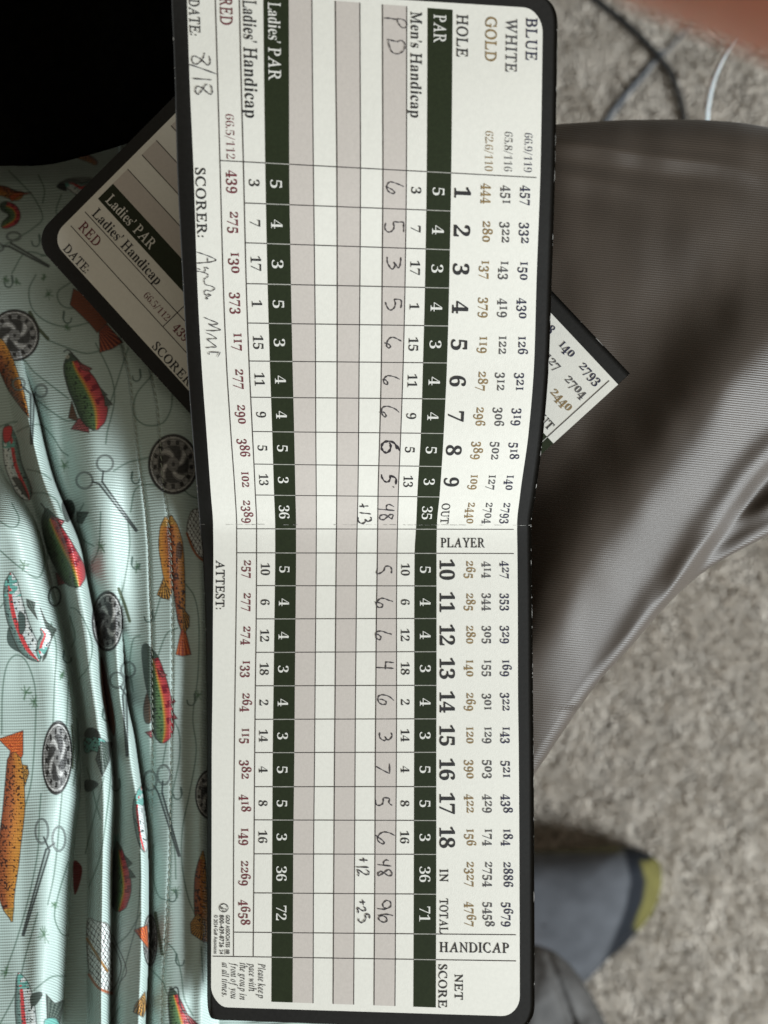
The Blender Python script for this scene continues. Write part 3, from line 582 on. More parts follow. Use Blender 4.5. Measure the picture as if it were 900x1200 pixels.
# ------------------------------------------------------------------ scorecards
U1 = 39.2
rows_a = [0, 17, 45, 68.5, 90, 115, 139, 162.5, 186, 210, 234, 256, 282, 378, 395.5]
TX = {   # photo x of the row borders at several heights (photo y)
    -20: [200, 218.5, 252, 280.3, 308.5, 338.4, 365.5, 393, 421.7, 448.3, 476.8, 501.2, 530.8, 636.5, 654.2],
    100: [205, 222.5, 255.5, 283, 309.8, 338.8, 366.4, 394, 422.3, 448.7, 476.7, 500.9, 529.9, 635, 652.4],
    190: [207.2, 226.5, 258, 285.4, 311.0, 339, 367.3, 395, 422.6, 449, 476.5, 500.4, 529.0, 633.5, 650.8],
    333: [214.3, 231.3, 261.9, 288.8, 313.8, 341, 369, 395.4, 421.9, 448, 474.8, 498.3, 526.5, 628.6, 646.5],
    423: [219.2, 236, 265.5, 292, 316.4, 342.8, 369.9, 395.3, 421, 447.2, 472.7, 496, 524, 626, 643.4],
    507: [225.3, 242, 270.7, 296, 319.2, 344.8, 370.2, 395.1, 420.4, 445.3, 469.8, 493.5, 520.1, 619.4, 636.8],
    581: [231.4, 247.3, 275.8, 299.5, 321.4, 346.3, 370.7, 394.8, 419.5, 443.2, 466.8, 489.2, 515.2, 609.3, 627.4],
    615: [234.2, 249.8, 277.5, 300.9, 322.6, 347, 370.8, 394.6, 418.7, 442.8, 466.0, 487.9, 512.1, 605.9, 622.6],
    648: [237.3, 250.1, 277.6, 300.9, 322.7, 347, 370.7, 394.2, 418.1, 442.5, 465.3, 486.1, 511.6, 606.3, 622.8],
    725: [240.7, 249.6, 276.8, 300.5, 321.8, 346.4, 370.1, 393.6, 417.6, 441.3, 464.8, 485.7, 511.6, 606.8, 623.9],
    804: [242.2, 249.1, 275.7, 299.5, 320.8, 345.6, 369.4, 393, 416.8, 440.7, 464.9, 485.7, 511.6, 607.0, 624.6],
    883: [242.7, 248.2, 274.8, 298.7, 319.8, 345, 368.8, 392.3, 416.3, 440.1, 464.7, 485.5, 511.3, 607.9, 625.4],
    1001: [242.9, 248, 273.9, 297.9, 319.2, 343.7, 367.6, 391.5, 415.7, 439.6, 463.9, 485.2, 511.3, 608.6, 626],
    1121: [242.8, 247.5, 273.8, 296.9, 318.4, 343.2, 367.2, 390.8, 414.9, 438.8, 463.4, 484.8, 511, 609, 626.5],
    1215: [242.7, 247.2, 273.4, 296.3, 318, 342.8, 366.8, 390.3, 414.4, 438.3, 462.7, 484.3, 510.7, 609.2, 626.6]}
_ty = sorted(TX); _txf = [pchip(_ty, [TX[y][i] for y in _ty]) for i in range(15)]
kb = [-14.8, -14.42, -14.25, -10.1, -9.1, -8.1, -7.1, -6.1, -5.1, -4.1, -3.1, -2.1, -1.1, 0, .72, 1.72, 2.72, 3.72, 4.72, 5.72, 6.72, 7.72, 8.72, 9.72, 10.89, 12.07, 12.8, 14.14, 14.3, 14.72]
kyl = [-26, -9, -3.7, 192, 239.6, 286, 333.3, 379.2, 423.5, 465.9, 506.1, 544.3, 580.5, 619.8, 648, 686.4, 725.3, 764.5, 803.7, 843, 882, 922, 961, 1000.8, 1046.7, 1093, 1121.9, 1174.4, 1182.5, 1198]
kyr = [-14, 2.5, 10.2, 202, 246.8, 292.3, 337.3, 381.9, 425.3, 467.5, 508, 546.7, 582.4, 620.2, 648.5, 686.7, 724.8, 763.7, 803.2, 842.4, 881.6, 921.9, 961.6, 1001.3, 1048, 1094.7, 1124.8, 1180.8, 1188.3, 1205]
fyl = pchip(kb, kyl); fyr = pchip(kb, kyr)
zmain_y = pchip([-60, -26, 0, 100, 190, 333, 423, 507, 581, 613, 622, 648, 700, 900, 1230], [149, 148, 146, 138, 126, 95, 74, 54, 25, 9.5, 6.5, 3.5, 1.2, 0, 1.5])
wb = pchip([-30, 600, 648, 725, 804, 883, 1220], [17, 15.2, 12.7, 8.6, 6.6, 5.5, 5.0])
def z_main(u, v):
    z = zmain_y(v)
    xw = _txf[1](v)                                        # the long left edge curls down
    d = np.clip(xw-u, 0, 30); c = np.sqrt(np.maximum(17.0**2-wb(v)**2, 0))
    return z-c*(d/np.maximum(wb(v), 4))**1.2+.25*np.sin(v/31)*np.sin(u/47)
def main_uv(a, b):
    a = np.asarray(a, float); b = np.asarray(b, float)
    yl, yr = fyl(b), fyr(b); y = (yl+yr)/2
    for _ in range(3):
        xs = np.stack([f(y) for f in _txf], -1)
        i = np.clip(np.searchsorted(rows_a, a, side='right')-1, 0, 13); ra = np.array(rows_a)
        t = (a-ra[i])/(ra[i+1]-ra[i])
        x0 = np.take_along_axis(xs, i[..., None], -1)[..., 0]; x1 = np.take_along_axis(xs, i[..., None]+1, -1)[..., 0]
        x = x0+(x1-x0)*t; y = yl+(x-330)/185.0*(yr-yl)
    return x, y
class Main:
    def __call__(s, a, b, lift): u, v = main_uv(a, b); return P(u, v, z_main(u, v)+lift)
class Back:                                               # the folded second card, lying askew under the first
    O = np.array([426.47, 706.32, 17.12]); A = np.array([.73376, -.6756, .07181]); B = np.array([.67484, .73698, .03803])
    def __call__(s, a, b, lift):
        a = np.asarray(a, float)[..., None]; b = np.asarray(b, float)[..., None]*U1
        q = s.O+a*s.A+b*s.B; k = H/(H-q[..., 2]); u = 450+(q[..., 0]-450)*k; v = 600+(q[..., 1]-600)*k
        return P(u, v, q[..., 2]-31+lift)
def sheet(mp, a0, a1, b0, b1, rad, lift, thick=0, da=5.0, db=.1, corners=(1, 1, 1, 1), inset=None):
    """rounded sheet in card coordinates; corners (a0b0, a1b0, a0b1, a1b1)"""
    r = rad/U1; m = int(8) if rad else 0
    bs = [b0+r*(1-math.cos(k/m*math.pi/2)) for k in range(m)] if m else []
    lo, hi = (b0+r if m else b0), (b1-r if m else b1); n = max(1, int((hi-lo)/db)); bs += list(np.linspace(lo, hi, n+1))
    if m: bs += [b1-r*(1-math.cos((m-1-k)/m*math.pi/2)) for k in range(m)]
    bs = np.array(bs); lo_a = np.full(len(bs), a0, float); hi_a = np.full(len(bs), a1, float)
    if m:
        for i, b in enumerate(bs):
            e = 0
            if b < b0+r: e = (b0+r-b)*U1; cl, ch = corners[0], corners[1]
            elif b > b1-r: e = (b-b1+r)*U1; cl, ch = corners[2], corners[3]
            if e > 0:
                q = rad-math.sqrt(max(rad*rad-e*e, 0)); lo_a[i] += q*cl; hi_a[i] -= q*ch
    nc = max(2, int((a1-a0)/da)+1); t = np.linspace(0, 1, nc)
    if a0 < 20 and a1 > 300: t = np.unique(np.r_[t, (np.array([2, 4, 6, 8, 10, 12, 14, 15.5, 17, 18.5, 20, 22, 25])-a0)/(a1-a0)]); t = t[(t >= 0) & (t <= 1)]; nc = len(t)
    A = lo_a[:, None]+(hi_a-lo_a)[:, None]*t[None]; B = bs[:, None]*np.ones((1, nc))
    top = mp(A, B, lift).reshape(-1, 3); F = gridF(len(bs), nc)
    if not thick: return top, F, None
    bot = mp(A, B, lift-thick).reshape(-1, 3); N0 = len(top); R, Cn = len(bs), nc
    rim = [i*Cn for i in range(R)]+[(R-1)*Cn+j for j in range(1, Cn)]+[i*Cn+Cn-1 for i in range(R-2, -1, -1)]+[j for j in range(Cn-2, 0, -1)]
    side = np.array([(rim[k], rim[(k+1) % len(rim)], rim[(k+1) % len(rim)]+N0, rim[k]+N0) for k in range(len(rim))])
    return np.vstack([top, bot]), np.vstack([F, F[:, ::-1]+N0]), side
class Card:
    def __init__(s, root, mp): s.root = root; s.mp = mp; s.nf = 0
    def sheet(s, name, m, *a, **k):
        lab = k.pop('label', None); V, F, side = sheet(s.mp, *a, **k)
        o = mesh(name, V, F if side is None else np.vstack([F, side]), m, s.root, smooth=(side is None), label=lab)
        if side is not None:
            o.data.materials.append(M['core']); mi = np.zeros(len(F)+len(side), np.int32); mi[len(F):] = 1; o.data.polygons.foreach_set('material_index', mi)
        return o
    def rline(s, a, b0, b1, m=None, w=.95, lift=.42): s.sheet('row_line', m or M['line'], a-w/2, a+w/2, b0, b1, 0, lift, da=99, db=.12)
    def cline(s, b, a0, a1, m=None, w=.95, lift=.42, name='column_line'): s.sheet(name, m or M['line'], a0, a1, b-w/2/U1, b+w/2/U1, 0, lift, da=5, db=9)

# --- glyphs (outlines come from Blender's own built-in font)
_gc = {}
def mapchar(ch, style):
    if style == 'sans': return ch
    o_ = ord(ch)
    if style == 'italic':
        if ch == 'h': return '\u210e'
        if 'A' <= ch <= 'Z': return chr(0x1D434+o_-65)
        if 'a' <= ch <= 'z': return chr(0x1D44E+o_-97)
        return ch
    if 'A' <= ch <= 'Z': return chr(0x1D434+o_-65)
    if 'a' <= ch <= 'z': return chr(0x1D41A+o_-97)
    if '0' <= ch <= '9': return chr(0x1D7CE+o_-48)
    return ch
def glyph(ch, style, off):
    key = (ch, style, off)
    if key in _gc: return _gc[key]
    cu = bpy.data.curves.new('glyph', 'FONT'); cu.body = mapchar(ch, style); cu.offset = off if (style != 'serif' or ch.isdigit()) else (0.011 if ch.isupper() else -0.002); cu.resolution_u = 3; cu.size = 1.0; cu.fill_mode = 'FRONT'
    ob = bpy.data.objects.new('glyph', cu); C.objects.link(ob)
    dg = bpy.context.evaluated_depsgraph_get(); me = ob.evaluated_get(dg).to_mesh()
    V = np.array([v.co[:2] for v in me.vertices], float).reshape(-1, 2); F = [tuple(p.vertices) for p in me.polygons]
    if style == 'serif' and 'A' <= ch <= 'Z' and len(V): V[:, 0] -= V[:, 1]*math.tan(math.radians(15.8))
    ob.evaluated_get(dg).to_mesh_clear(); bpy.data.objects.remove(ob); bpy.data.curves.remove(cu)
    _gc[key] = (V, F); return _gc[key]
CAP = {}
def capheight(style, off):
    k = (style, off)
    if k not in CAP:
        V, _ = glyph('H', style, off); CAP[k] = V[:, 1].max()-V[:, 1].min() if len(V) else .7
    return CAP[k]
def layout(txt, cap, style='serif', off=-.014, old=False, gap=.10, length=None):
    """flat outline of a string: x along the reading direction, y up, cap height = cap"""
    ch_ = capheight(style, off); sc = cap/ch_; Vs = []; Fs = []; x = 0; n = 0
    for ch in txt:
        if ch == ' ': x += cap*.38; continue
        sx = sy = 1.0; dy = 0; g = ch
        if old and ch.isdigit():
            sx = .86
            if ch in '02': sy = .72; sx = .88
            elif ch == '1': g = 'I'; sy = .72; sx = .80
            elif ch in '34579': dy = -.30
        if ch in "'\u2019":
            V = np.array([(0, .98), (.13, .98), (.15, .86), (.05, .64), (0, .64), (.05, .84), (0, .86)])*cap; F = [tuple(range(7))]
        elif ch in ':.,' and style != 'sans':
            q = .085*cap; V = []; F = []
            for cy in ((.1, .52) if ch == ':' else (.1,)):
                k0 = len(V); V += [(q+q*math.cos(a), cy*cap+q*math.sin(a)) for a in np.arange(8)*math.pi/4]; F.append(tuple(range(k0, k0+8)))
            V = np.array(V)
        elif ch == '/' and style != 'sans':
            V = np.array([(0, -.1), (.07, -.1), (.42, 1.02), (.35, 1.02)])*cap; F = [(0, 1, 2, 3)]
        else:
            V, F = glyph(g, style, off)
            if len(V) == 0: x += cap*.5; continue
            V = V*sc
        V = V.copy(); w0 = V[:, 0].min(); w1 = V[:, 0].max(); V[:, 0] = (V[:, 0]-w0)*sx; V[:, 1] = V[:, 1]*sy+dy*cap; w = (w1-w0)*sx
        if ch.isdigit() and style == 'serif':
            adv = cap*(.735 if not old else (.56 if ch == '1' else .70)); V[:, 0] += x+(adv-w)/2; x += adv
        else: V[:, 0] += x; x += w+gap*cap
        Vs.append(V); Fs += [tuple(i+n for i in f) for f in F]; n += len(V)
    V = np.vstack(Vs); V[:, 0] -= V[:, 0].min()
    if length: V[:, 0] *= length/V[:, 0].max()
    return V, Fs
def text(card, txt, a, b, cap, m, name='printed_number', align='c', up='a', lift=.55, length=None, **kw):
    V, F = layout(txt, cap, length=(length*U1 if length else None), **kw)
    w = V[:, 0].max(); x = V[:, 0]-(w/2 if align == 'c' else 0)
    if up == 'a': A, B = a+V[:, 1], b+x/U1; 
    else: A, B = a+x, b-V[:, 1]/U1                # letters standing across the card
    if up == 'a': F = F
    return mesh(name, card.mp(A, B, lift), F, m, card.root)

YARD = dict(blue=[457, 332, 150, 430, 126, 321, 319, 518, 140, 2793, 427, 353, 329, 169, 322, 143, 521, 438, 184, 2886, 5679],
            white=[451, 322, 143, 419, 122, 312, 306, 502, 127, 2704, 414, 344, 305, 155, 301, 129, 503, 429, 174, 2754, 5458],
            gold=[444, 280, 137, 379, 119, 287, 296, 389, 109, 2440, 265, 285, 280, 140, 269, 120, 390, 422, 156, 2327, 4767],
            red=[439, 275, 130, 373, 117, 277, 290, 386, 102, 2389, 257, 277, 274, 133, 264, 115, 382, 418, 149, 2269, 4658])
par = [5, 4, 3, 4, 3, 4, 4, 5, 3, 35, 5, 4, 4, 3, 4, 3, 5, 5, 3, 36, 71]
lpar = [5, 4, 3, 5, 3, 4, 4, 5, 3, 36, 5, 4, 4, 3, 4, 3, 5, 5, 3, 36, 72]
hcp = [3, 7, 17, 1, 15, 11, 9, 5, 13, None, 10, 6, 12, 18, 2, 14, 4, 8, 16, None, None]
edges = [-10.1+i for i in range(10)]+[0, .72]+[.72+i for i in range(1, 10)]+[10.89, 12.07]
cols = [(edges[i], edges[i+1]) for i in range(10)]+[(edges[i], edges[i+1]) for i in range(11, 21)]+[(10.89, 12.07)]
cols = cols[:20]+[(10.89, 12.07)]
TS = -14.25

def build_card(card, full=True):
    bend = 14.14 if full else .25; wend = 14.3 if full else .25; oend = 14.72 if full else .25
    rc = (1, 1, 1, 1) if full else (1, 1, 0, 0)
    card.sheet('card_stock', M['border'], 0, 395.5, -14.8, oend, 28, 0, thick=1.0, da=6, db=.12, corners=rc)
    card.sheet('paper_face', M['paper'], 17, 378, -14.42, wend, 21, .14, da=6, db=.12, corners=rc)
    for a0, a1 in ((115, 139), (162.5, 186), (210, 234)): card.sheet('shaded_row', M['shade'], a0, a1, TS, bend, 0, .28, da=6, db=.12)
    card.sheet('par_band', M['band'], 256, 282, TS, bend, 0, .30, da=6, db=.12); card.sheet('par_band', M['band'], 90, 115, TS, bend, 0, .30, da=6, db=.12)
    for a in (45, 68.5): card.rline(a, TS, 12.8 if full else bend)
    for a in (139, 162.5, 186, 210, 234): card.rline(a, TS, bend)
    for b in edges:
        if b > bend: continue
        wide = b in (-10.1, 0, .72, 12.07) or abs(b+10.1) < 1e-6 or abs(b) < 1e-6
        card.cline(b, 45 if wide else 68.5, 90)
        card.cline(b, 115, 256)
        if wide: card.cline(b, 282, 374)
        for a0, a1 in ((90, 115), (256, 282)): card.cline(b, a0, a1, M['wline'], .9, .44, name='band_divider')
    if full:
        card.cline(12.8, 19, 90); card.cline(12.8, 115, 256); card.cline(12.8, 282, 374)
        for a0, a1 in ((90, 115), (256, 282)): card.cline(12.8, a0, a1, M['wline'], .9, .44, name='band_divider')
    for i, (b0, b1) in enumerate(cols):
        if b0 > bend: break
        bc = (b0+b1)/2
        show_l = full or i < 1; show_r = full or i >= 7; dk = dict(off=-.012)
        if show_r:
            for key, a, m in (('blue', 360.3, 'ink_blue'), ('white', 339.0, 'ink_grey'), ('gold', 317.8, 'ink_gold')):
                text(card, str(YARD[key][i]), a, bc+(0 if full else {7: .24, 8: .14, 9: .05}.get(i, 0)), 10.6, M[m], old=True, off=-.003)
        if show_l: text(card, str(YARD['red'][i]), 54, bc, 10.8, M['ink_red'], old=True, off=-.003)
        if not full: continue
        text(card, str(par[i]), 262.3, bc, 12.8, M['ink_white'], off=-.008); text(card, str(lpar[i]), 94.8, bc, 12.4, M['ink_white'], off=-.008)
        if hcp[i]: text(card, str(hcp[i]), 239.6, bc, 10.6, M['ink'], off=-.008); text(card, str(hcp[i]), 73.6, bc, 10.4, M['ink'], off=-.008)
        h = i+1 if i < 9 else (i if 10 <= i < 19 else None)
        if h: text(card, str(h), 286.2, bc, 17.4, M['ink'], off=.004)
    def word(t, a, b, cap, m='ink', ln=None, **k):
        k.setdefault('off', -.022); text(card, t, a, b, cap, M[m], name='printed_word', align='l', length=ln, **k)
    word('Ladies\u2019 PAR', 94.5, -14.05, 12.6, 'ink_white', ln=2.02); word('Ladies\u2019 Handicap', 71.8, -14.05, 12.2, ln=2.92)
    word('RED', 49.6, -14.06, 12.0, 'ink_red', ln=.80); word('66.5/112', 51.8, -11.18, 8.6, 'ink_red', ln=1.03)
    word('DATE:', 19.2, -13.92, 10.3, ln=1.02); word('SCORER:', 19.2, -9.9, 10.3, ln=1.70)
    if not full:
        word('OUT', 288, -.80, 9.6, ln=.70); return
    word('HOLE', 287, -14.15, 11.8, ln=1.07); word('GOLD', 317.7, -14.15, 11.8, 'ink_gold', ln=1.10); word('WHITE', 339.5, -14.15, 11.8, 'ink_grey', ln=1.32); word('BLUE', 361, -14.2, 11.8, 'ink_blue', ln=1.02)
    word('PAR', 262.6, -14.1, 12.9, 'ink_white', ln=.72); word('Men\u2019s Handicap', 238.6, -14.12, 11.8, ln=2.68)
    word('62.6/110', 318.5, -11.25, 8.6, 'ink_gold', ln=1.05); word('65.8/116', 339.2, -11.27, 8.6, 'ink_grey', ln=1.05); word('66.9/119', 360.6, -11.28, 8.6, 'ink_blue', ln=1.05)
    word('OUT', 286.5, -.88, 9.6, ln=.70); word('IN', 286.5, 10.15, 9.6, ln=.38); word('TOTAL', 286.5, 11.02, 9.6, ln=1.03)
    word('NET', 304.0, 13.2, 9.2, ln=.72); word('SCORE', 285.4, 12.93, 9.6, ln=1.22)
    word('ATTEST:', 20.6, .95, 10.3, ln=1.48)
    text(card, 'PLAYER', 287.0, .54, 10.9, M['ink'], name='printed_word', align='l', up='b', off=-.02, length=52.5/U1)
    text(card, 'HANDICAP', 286.0, 12.58, 11.0, M['ink'], name='printed_word', align='l', up='b', off=-.02, length=80/U1)
    for k, (t, ln) in enumerate((('Please keep', 1.06), ('pace with', .88), ('the group in', 1.12), ('front of you', 1.10), ('at all times.', 1.05))):
        word(t, 74.6-10.9*k, 13.0, 8.2, ln=ln, style='italic', off=.004)
    word('GOLF ASSOCIATES', 35.6, 11.56, 4.8, ln=.97, style='sans', off=.012); word('800-439-8726', 27.6, 11.56, 5.6, ln=.97, style='sans', off=.012)
    word('18', 35.6, 12.60, 4.4, ln=.13, style='sans', off=.01); word('24', 27.8, 12.60, 4.6, ln=.13, style='sans', off=.01); card.cline(12.665, 28.5, 28.6); card.rline(34.2, 12.58, 12.75, w=.5)
    word('\u00a9 2024 Golf Associates', 20.6, 11.56, 4.6, ln=1.17, style='sans', off=.004)
    def ribbon(pts, w, m, name, sm=True, uvs=False, lift=.66):
        p = smooth_pts(pts, 6) if (sm and len(pts) > 2) else np.array([np.array(pts[0])*(1-t)+np.array(pts[-1])*t for t in np.linspace(0, 1, 9)]) if len(pts) == 2 else np.array(pts, float)
        T = np.gradient(p, axis=0); T /= (np.linalg.norm(T, axis=1)[:, None]+1e-9); N_ = np.stack([-T[:, 1], T[:, 0]], -1)
        ww = w/2*(.82+.3*np.sin(np.arange(len(p))*.9+pts[0][0])); ww[0] *= .5; ww[-1] *= .4
        Lf = p+N_*ww[:, None]; Rt = p-N_*ww[:, None]; q = np.stack([Lf, Rt], 1).reshape(-1, 2); n = len(p)
        F = [(2*i, 2*i+1, 2*i+3, 2*i+2) for i in range(n-1)]
        return q, F
    def write(strokes, org, sc, name, label, w=1.6, m=None):
        Vs = []; Fs = []; n = 0
        for k, st in enumerate(strokes):
            ww = w
            if isinstance(st[0], (int, float)): ww = st[0]; st = st[1:]
            pts = [(org[0]+x/sc, org[1]+y/sc) for x, y in st]
            q, F = ribbon(pts, ww, None, name)
            Vs.append(P(q[:, 0], q[:, 1], z_main(q[:, 0], q[:, 1])+.62+.07*k)); Fs += [tuple(i+n for i in f) for f in F]; n += len(q)
        mesh(name, np.vstack(Vs), Fs, m or M['pencil'], card.root, label=label)
    # printer's emblem: two letters in a ring
    t_ = np.linspace(0, 2*math.pi, 24); cx, cy = 262.3, 1064
    write([[.7]+[(cx+5.2*math.cos(a), cy+4.9*math.sin(a)) for a in t_], [.8, (265.5, 1063), (266, 1061), (262, 1059.6), (258.6, 1061), (258.8, 1063.4), (261.5, 1063.4)], [.8, (258, 1064.5), (266, 1065.6)], [.8, (266, 1065.6), (264.5, 1068.4), (261.5, 1068), (261.5, 1065.4)]], (0, 0), 1, 'printed_emblem', 'small round monogram emblem of the printer', m=M['ink'])
    o1, o2, o3, o4, o5, o6 = (430, 180), (430, 330), (400, 480), (410, 640), (410, 790), (410, 940)
    HN = 'handwritten_number'
    write([[(325, 290), (280, 270), (230, 252), (200, 252), (180, 275), (178, 310), (200, 340), (235, 352), (245, 340), (225, 318), (190, 300), (165, 288)]], o1, 7.5, HN, 'pencilled 6 for hole 1')
    write([[(325, 690), (325, 635), (322, 605), (280, 603), (237, 603), (240, 640), (235, 665), (215, 685), (190, 690), (165, 670), (160, 640), (170, 608)]], o1, 7.5, HN, 'pencilled 5 for hole 2')
    write([[(300, 910), (298, 950), (290, 990), (275, 1003), (255, 975), (240, 955), (248, 985), (235, 1010), (215, 1012), (190, 975), (180, 945), (180, 908)]], o1, 7.5, HN, 'pencilled 3 for hole 3')
    write([[(298, 235), (305, 200), (298, 162), (245, 158), (252, 190), (245, 225), (225, 245), (200, 250), (175, 215), (165, 180)]], o2, 7.5, HN, 'pencilled 5 for hole 4')
    write([[(305, 525), (270, 505), (230, 490), (200, 500), (180, 530), (175, 565), (190, 583), (207, 578), (205, 560), (180, 545), (155, 540)]], o2, 7.5, HN, 'pencilled 6 for hole 5')
    write([[(290, 860), (250, 840), (200, 828), (170, 835), (150, 860), (150, 885), (165, 903), (185, 900), (180, 880), (160, 862), (140, 860)]], o2, 7.5, HN, 'pencilled 6 for hole 6')
    write([[(285, 1150), (250, 1120), (200, 1100), (160, 1098), (135, 1115), (130, 1150), (145, 1180), (165, 1190), (170, 1175), (150, 1150), (112, 1150)]], o2, 7.5, HN, 'pencilled 6 for hole 7')
    write([[2.6, (515, 365), (490, 320), (450, 285), (400, 280), (365, 300), (355, 335), (370, 365), (400, 380), (430, 355), (435, 315), (425, 290)], [1.6, (490, 350), (470, 300), (430, 275)]], o3, 7.5, HN, 'heavily overwritten 6 for hole 8', m=M['pencil_dark'])
    write([[2.4, (480, 660), (480, 605), (430, 580)], [2.0, (430, 575), (430, 610), (415, 635), (385, 632), (360, 600), (355, 570)], [1.4, (455, 675), (465, 685)]], o3, 7.5, HN, 'heavily written 5 for hole 9', m=M['pencil_dark'])
    write([[(465, 855), (425, 835), (400, 845), (400, 875), (430, 885), (465, 885)], [(318, 875), (470, 888)], [(460, 925), (445, 960), (420, 945), (400, 930), (365, 925), (340, 940), (345, 965), (375, 968), (405, 945), (430, 925), (458, 922)]], o3, 7.5, HN, 'pencilled 48 for the front nine')
    write([[(160, 852), (240, 848)], [(185, 825), (200, 865)], [(165, 908), (262, 918)], [(262, 945), (265, 970), (235, 985), (215, 965), (215, 985), (185, 1003), (155, 985), (148, 945)]], o3, 7.5, HN, 'pencilled +13')
    write([[(365, 240), (370, 210), (355, 180), (315, 180), (300, 215), (265, 240), (240, 240), (245, 190)]], o4, 7.5, HN, 'pencilled 5 for hole 10')
    write([[(380, 487), (340, 475), (300, 460), (265, 465), (240, 490), (235, 515), (255, 540), (285, 535), (290, 515), (265, 500), (220, 492)]], o4, 7.5, HN, 'pencilled 6 for hole 11')
    write([[(370, 775), (330, 765), (280, 748), (240, 755), (230, 785), (240, 815), (265, 823), (275, 800), (255, 780), (235, 775)]], o4, 7.5, HN, 'pencilled 6 for hole 12')
    write([[(390, 1025), (355, 1022), (320, 1020), (316, 1050), (312, 1085)], [(235, 1068), (388, 1075)]], o4, 7.5, HN, 'pencilled 4 for hole 13')
    write([[(388, 232), (350, 200), (300, 183), (260, 190), (248, 215), (258, 250), (290, 268), (318, 262), (318, 240), (290, 225), (262, 222)]], o5, 7.5, HN, 'pencilled 6 for hole 14')
    write([[(365, 515), (372, 545), (350, 575), (325, 575), (312, 550), (322, 570), (305, 585), (275, 570), (262, 545), (265, 512)]], o5, 7.5, HN, 'pencilled 3 for hole 15')
    write([[(350, 785), (352, 875)], [(352, 875), (300, 850), (232, 812)]], o5, 7.5, HN, 'pencilled 7 for hole 16')
    write([[(372, 1155), (345, 1130), (350, 1095), (300, 1090), (295, 1120), (285, 1145), (255, 1155), (232, 1145), (228, 1105)]], o5, 7.5, HN, 'pencilled 5 for hole 17')
    write([[(375, 278), (335, 258), (290, 248), (255, 260), (232, 290), (235, 320), (260, 342), (285, 345), (280, 325), (250, 300), (215, 275)]], o6, 7.06, HN, 'pencilled 6 for hole 18')
    write([[(325, 485), (300, 480), (280, 500), (285, 530)], [(230, 518), (345, 530)], [(345, 575), (350, 600), (325, 612), (290, 590), (260, 575), (235, 590), (238, 608), (262, 600), (290, 580), (320, 560), (345, 572)]], o6, 7.06, HN, 'pencilled 48 for the back nine')
    write([[(300, 815), (275, 840), (280, 870), (310, 880), (340, 860), (335, 825), (300, 812)], [(228, 882), (285, 888), (310, 880)], [(360, 940), (310, 930), (265, 935), (240, 960), (255, 985), (290, 995), (310, 975), (295, 950), (260, 940), (235, 938)]], o6, 7.06, HN, 'pencilled total of 96')
    write([[(80, 480), (150, 482)], [(115, 460), (118, 500)], [(52, 538), (160, 540)], [(140, 562), (158, 575), (157, 595), (140, 602), (110, 588), (76, 562), (66, 570), (76, 590), (70, 614)]], o6, 7.06, HN, 'pencilled +12')
    write([[(82, 830), (128, 828)], [(108, 805), (112, 855)], [(116, 868), (132, 880), (126, 900), (98, 896), (72, 876), (64, 884), (72, 902), (66, 922)], [(163, 965), (163, 930), (130, 934), (134, 958), (120, 986), (95, 998), (76, 984), (76, 962)]], o6, 7.06, HN, 'pencilled +25')
    write([[(400, 290), (385, 350), (360, 405), (310, 450), (260, 472), (215, 440), (200, 390), (215, 350), (250, 345), (310, 370), (360, 405), (410, 455), (455, 485), (485, 450), (485, 400), (470, 340)], [1.5, (155, 480), (200, 485), (400, 555), (610, 632)], [1.5, (215, 693), (510, 715)], [(445, 780), (410, 800), (380, 845), (340, 900), (300, 940), (265, 910), (258, 860), (280, 820), (320, 820), (380, 850), (430, 900), (490, 940), (520, 910), (515, 850), (495, 790)]], (210, 40), 13.33, 'handwritten_date', 'pencilled date 8/18', w=1.35)
    write([[1.8, (400, 212), (470, 214), (540, 228)], [(540, 225), (600, 222), (650, 245), (672, 285), (660, 320), (620, 325), (590, 300), (565, 260), (555, 228)], [1.7, (445, 462), (500, 475), (560, 490)], [(560, 490), (600, 475), (635, 490), (650, 530), (640, 580), (600, 620), (550, 632), (500, 610), (470, 550), (450, 470)]], (410, 0), 10, 'handwritten_initials', 'pencilled initials P D', w=1.25)
    write([[1.3, (85, 45), (150, 65), (230, 95), (285, 125), (240, 145), (150, 155), (85, 160)], [(200, 100), (203, 150)], [(190, 195), (208, 215), (172, 202), (178, 228), (160, 250), (120, 242), (88, 236), (92, 215), (130, 222)], [(165, 255), (195, 262), (208, 285), (190, 305), (168, 320), (170, 350), (185, 375), (240, 390), (275, 412), (235, 440), (190, 430), (168, 450), (185, 480), (215, 470), (235, 480), (190, 500), (205, 512), (180, 520)],
           [1.2, (170, 705), (240, 735), (305, 762), (260, 778), (215, 772), (270, 800), (330, 828), (260, 838), (185, 835)], [(190, 862), (240, 880), (290, 915), (230, 920), (200, 925), (250, 965), (290, 1000), (240, 1003), (185, 1010)], [(215, 1080), (225, 1055), (330, 1055)], [(300, 1105), (330, 1050)]], (220, 290), 8.575, 'handwritten_signature', 'scrawled pencil signature of the scorer', w=1.05)

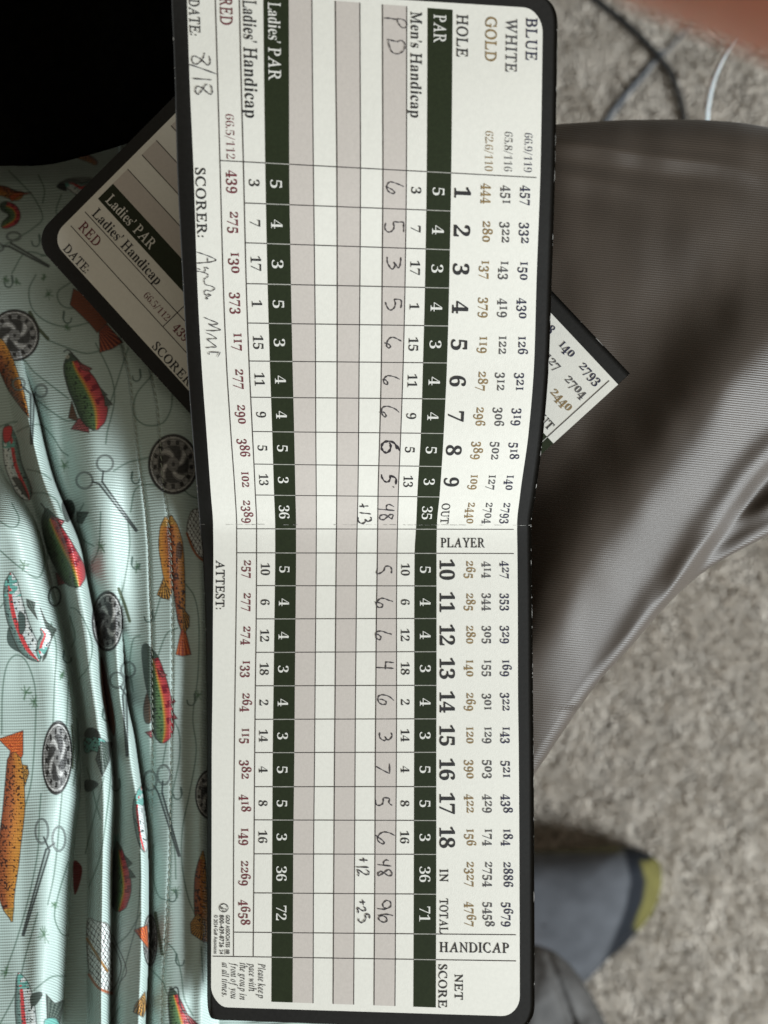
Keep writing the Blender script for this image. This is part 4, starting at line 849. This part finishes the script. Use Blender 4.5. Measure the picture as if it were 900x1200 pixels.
main = empty('scorecard', (0, 0, 0), 'open golf scorecard with black border and pencilled scores, lying across shirt and trousers', 'scorecard')
build_card(Card(main, Main()), True)
back = empty('scorecard', ((230-450)*S, (600-330)*S, -25*S), 'folded unmarked golf scorecard tucked askew underneath the open filled-in one', 'scorecard')
bc = Card(back, Back()); build_card(bc, False)
# its other half, folded underneath
bc.sheet('folded_leaf', M['border'], 1, 394.5, -13.9, .25, 28, -2.4, thick=1.3, da=12, db=.5, corners=(1, 1, 0, 0))

# worn paper edges and the cracked crease of the centre fold
def wear(mp, root, b1, seed, crease=True):
    r = random.Random(seed); Vs = []; F = []
    def quad(a0, a1, b0, bb1, lift=.30):
        n = len(Vs); m = (b0+bb1)/2; j = (a1-a0)*.35
        for a, b in ((a0, b0), (a1-j*r.random(), b0+(bb1-b0)*.2), (a1, m), (a1-j*r.random(), bb1-(bb1-b0)*.2), (a0, bb1)):
            Vs.append(mp(np.array([a]), np.array([b]), lift)[0])
        F.append(tuple(range(n, n+5)))
    b = -14.0
    while b < b1-.6:
        L_ = r.choice([.03, .05, .08, .16, .35]); w = r.uniform(.25, .75)
        quad(395.5-w, 395.45, b, b+L_); b += L_+r.expovariate(1/.55)
    b = -14.0
    while b < min(b1-.6, 3):
        L_ = r.choice([.03, .05, .1]); quad(.05, r.uniform(.4, 1.1), b, b+L_); b += L_+r.expovariate(1/.7)
    mesh('worn_edge', np.array(Vs), F, M['core'], root, kind='stuff', label='pale nicks where the black print has rubbed off the paper edge')
    if crease:
        Vs.clear(); F.clear(); a = .6
        while a < 394:
            L_ = r.uniform(2, 9)
            if r.random() < .62: 
                n = len(Vs); w = r.uniform(.10, .32)/U1; bc_ = -.135+r.uniform(-.006, .006)
                for aa, bb in ((a, bc_-w), (a+L_, bc_-w*.6), (a+L_, bc_+w*.6), (a, bc_+w)): Vs.append(mp(np.array([min(aa, 394.8)]), np.array([bb]), .78)[0])
                F.append((n, n+1, n+2, n+3))
            a += L_+r.uniform(0, 3)
        mesh('fold_crease', np.array(Vs), F, M['core'], root, kind='stuff', label='fine cracked crease across the centre fold')
wear(Main(), main, 14.7, 3)
wear(Back(), back, .25, 4, False)
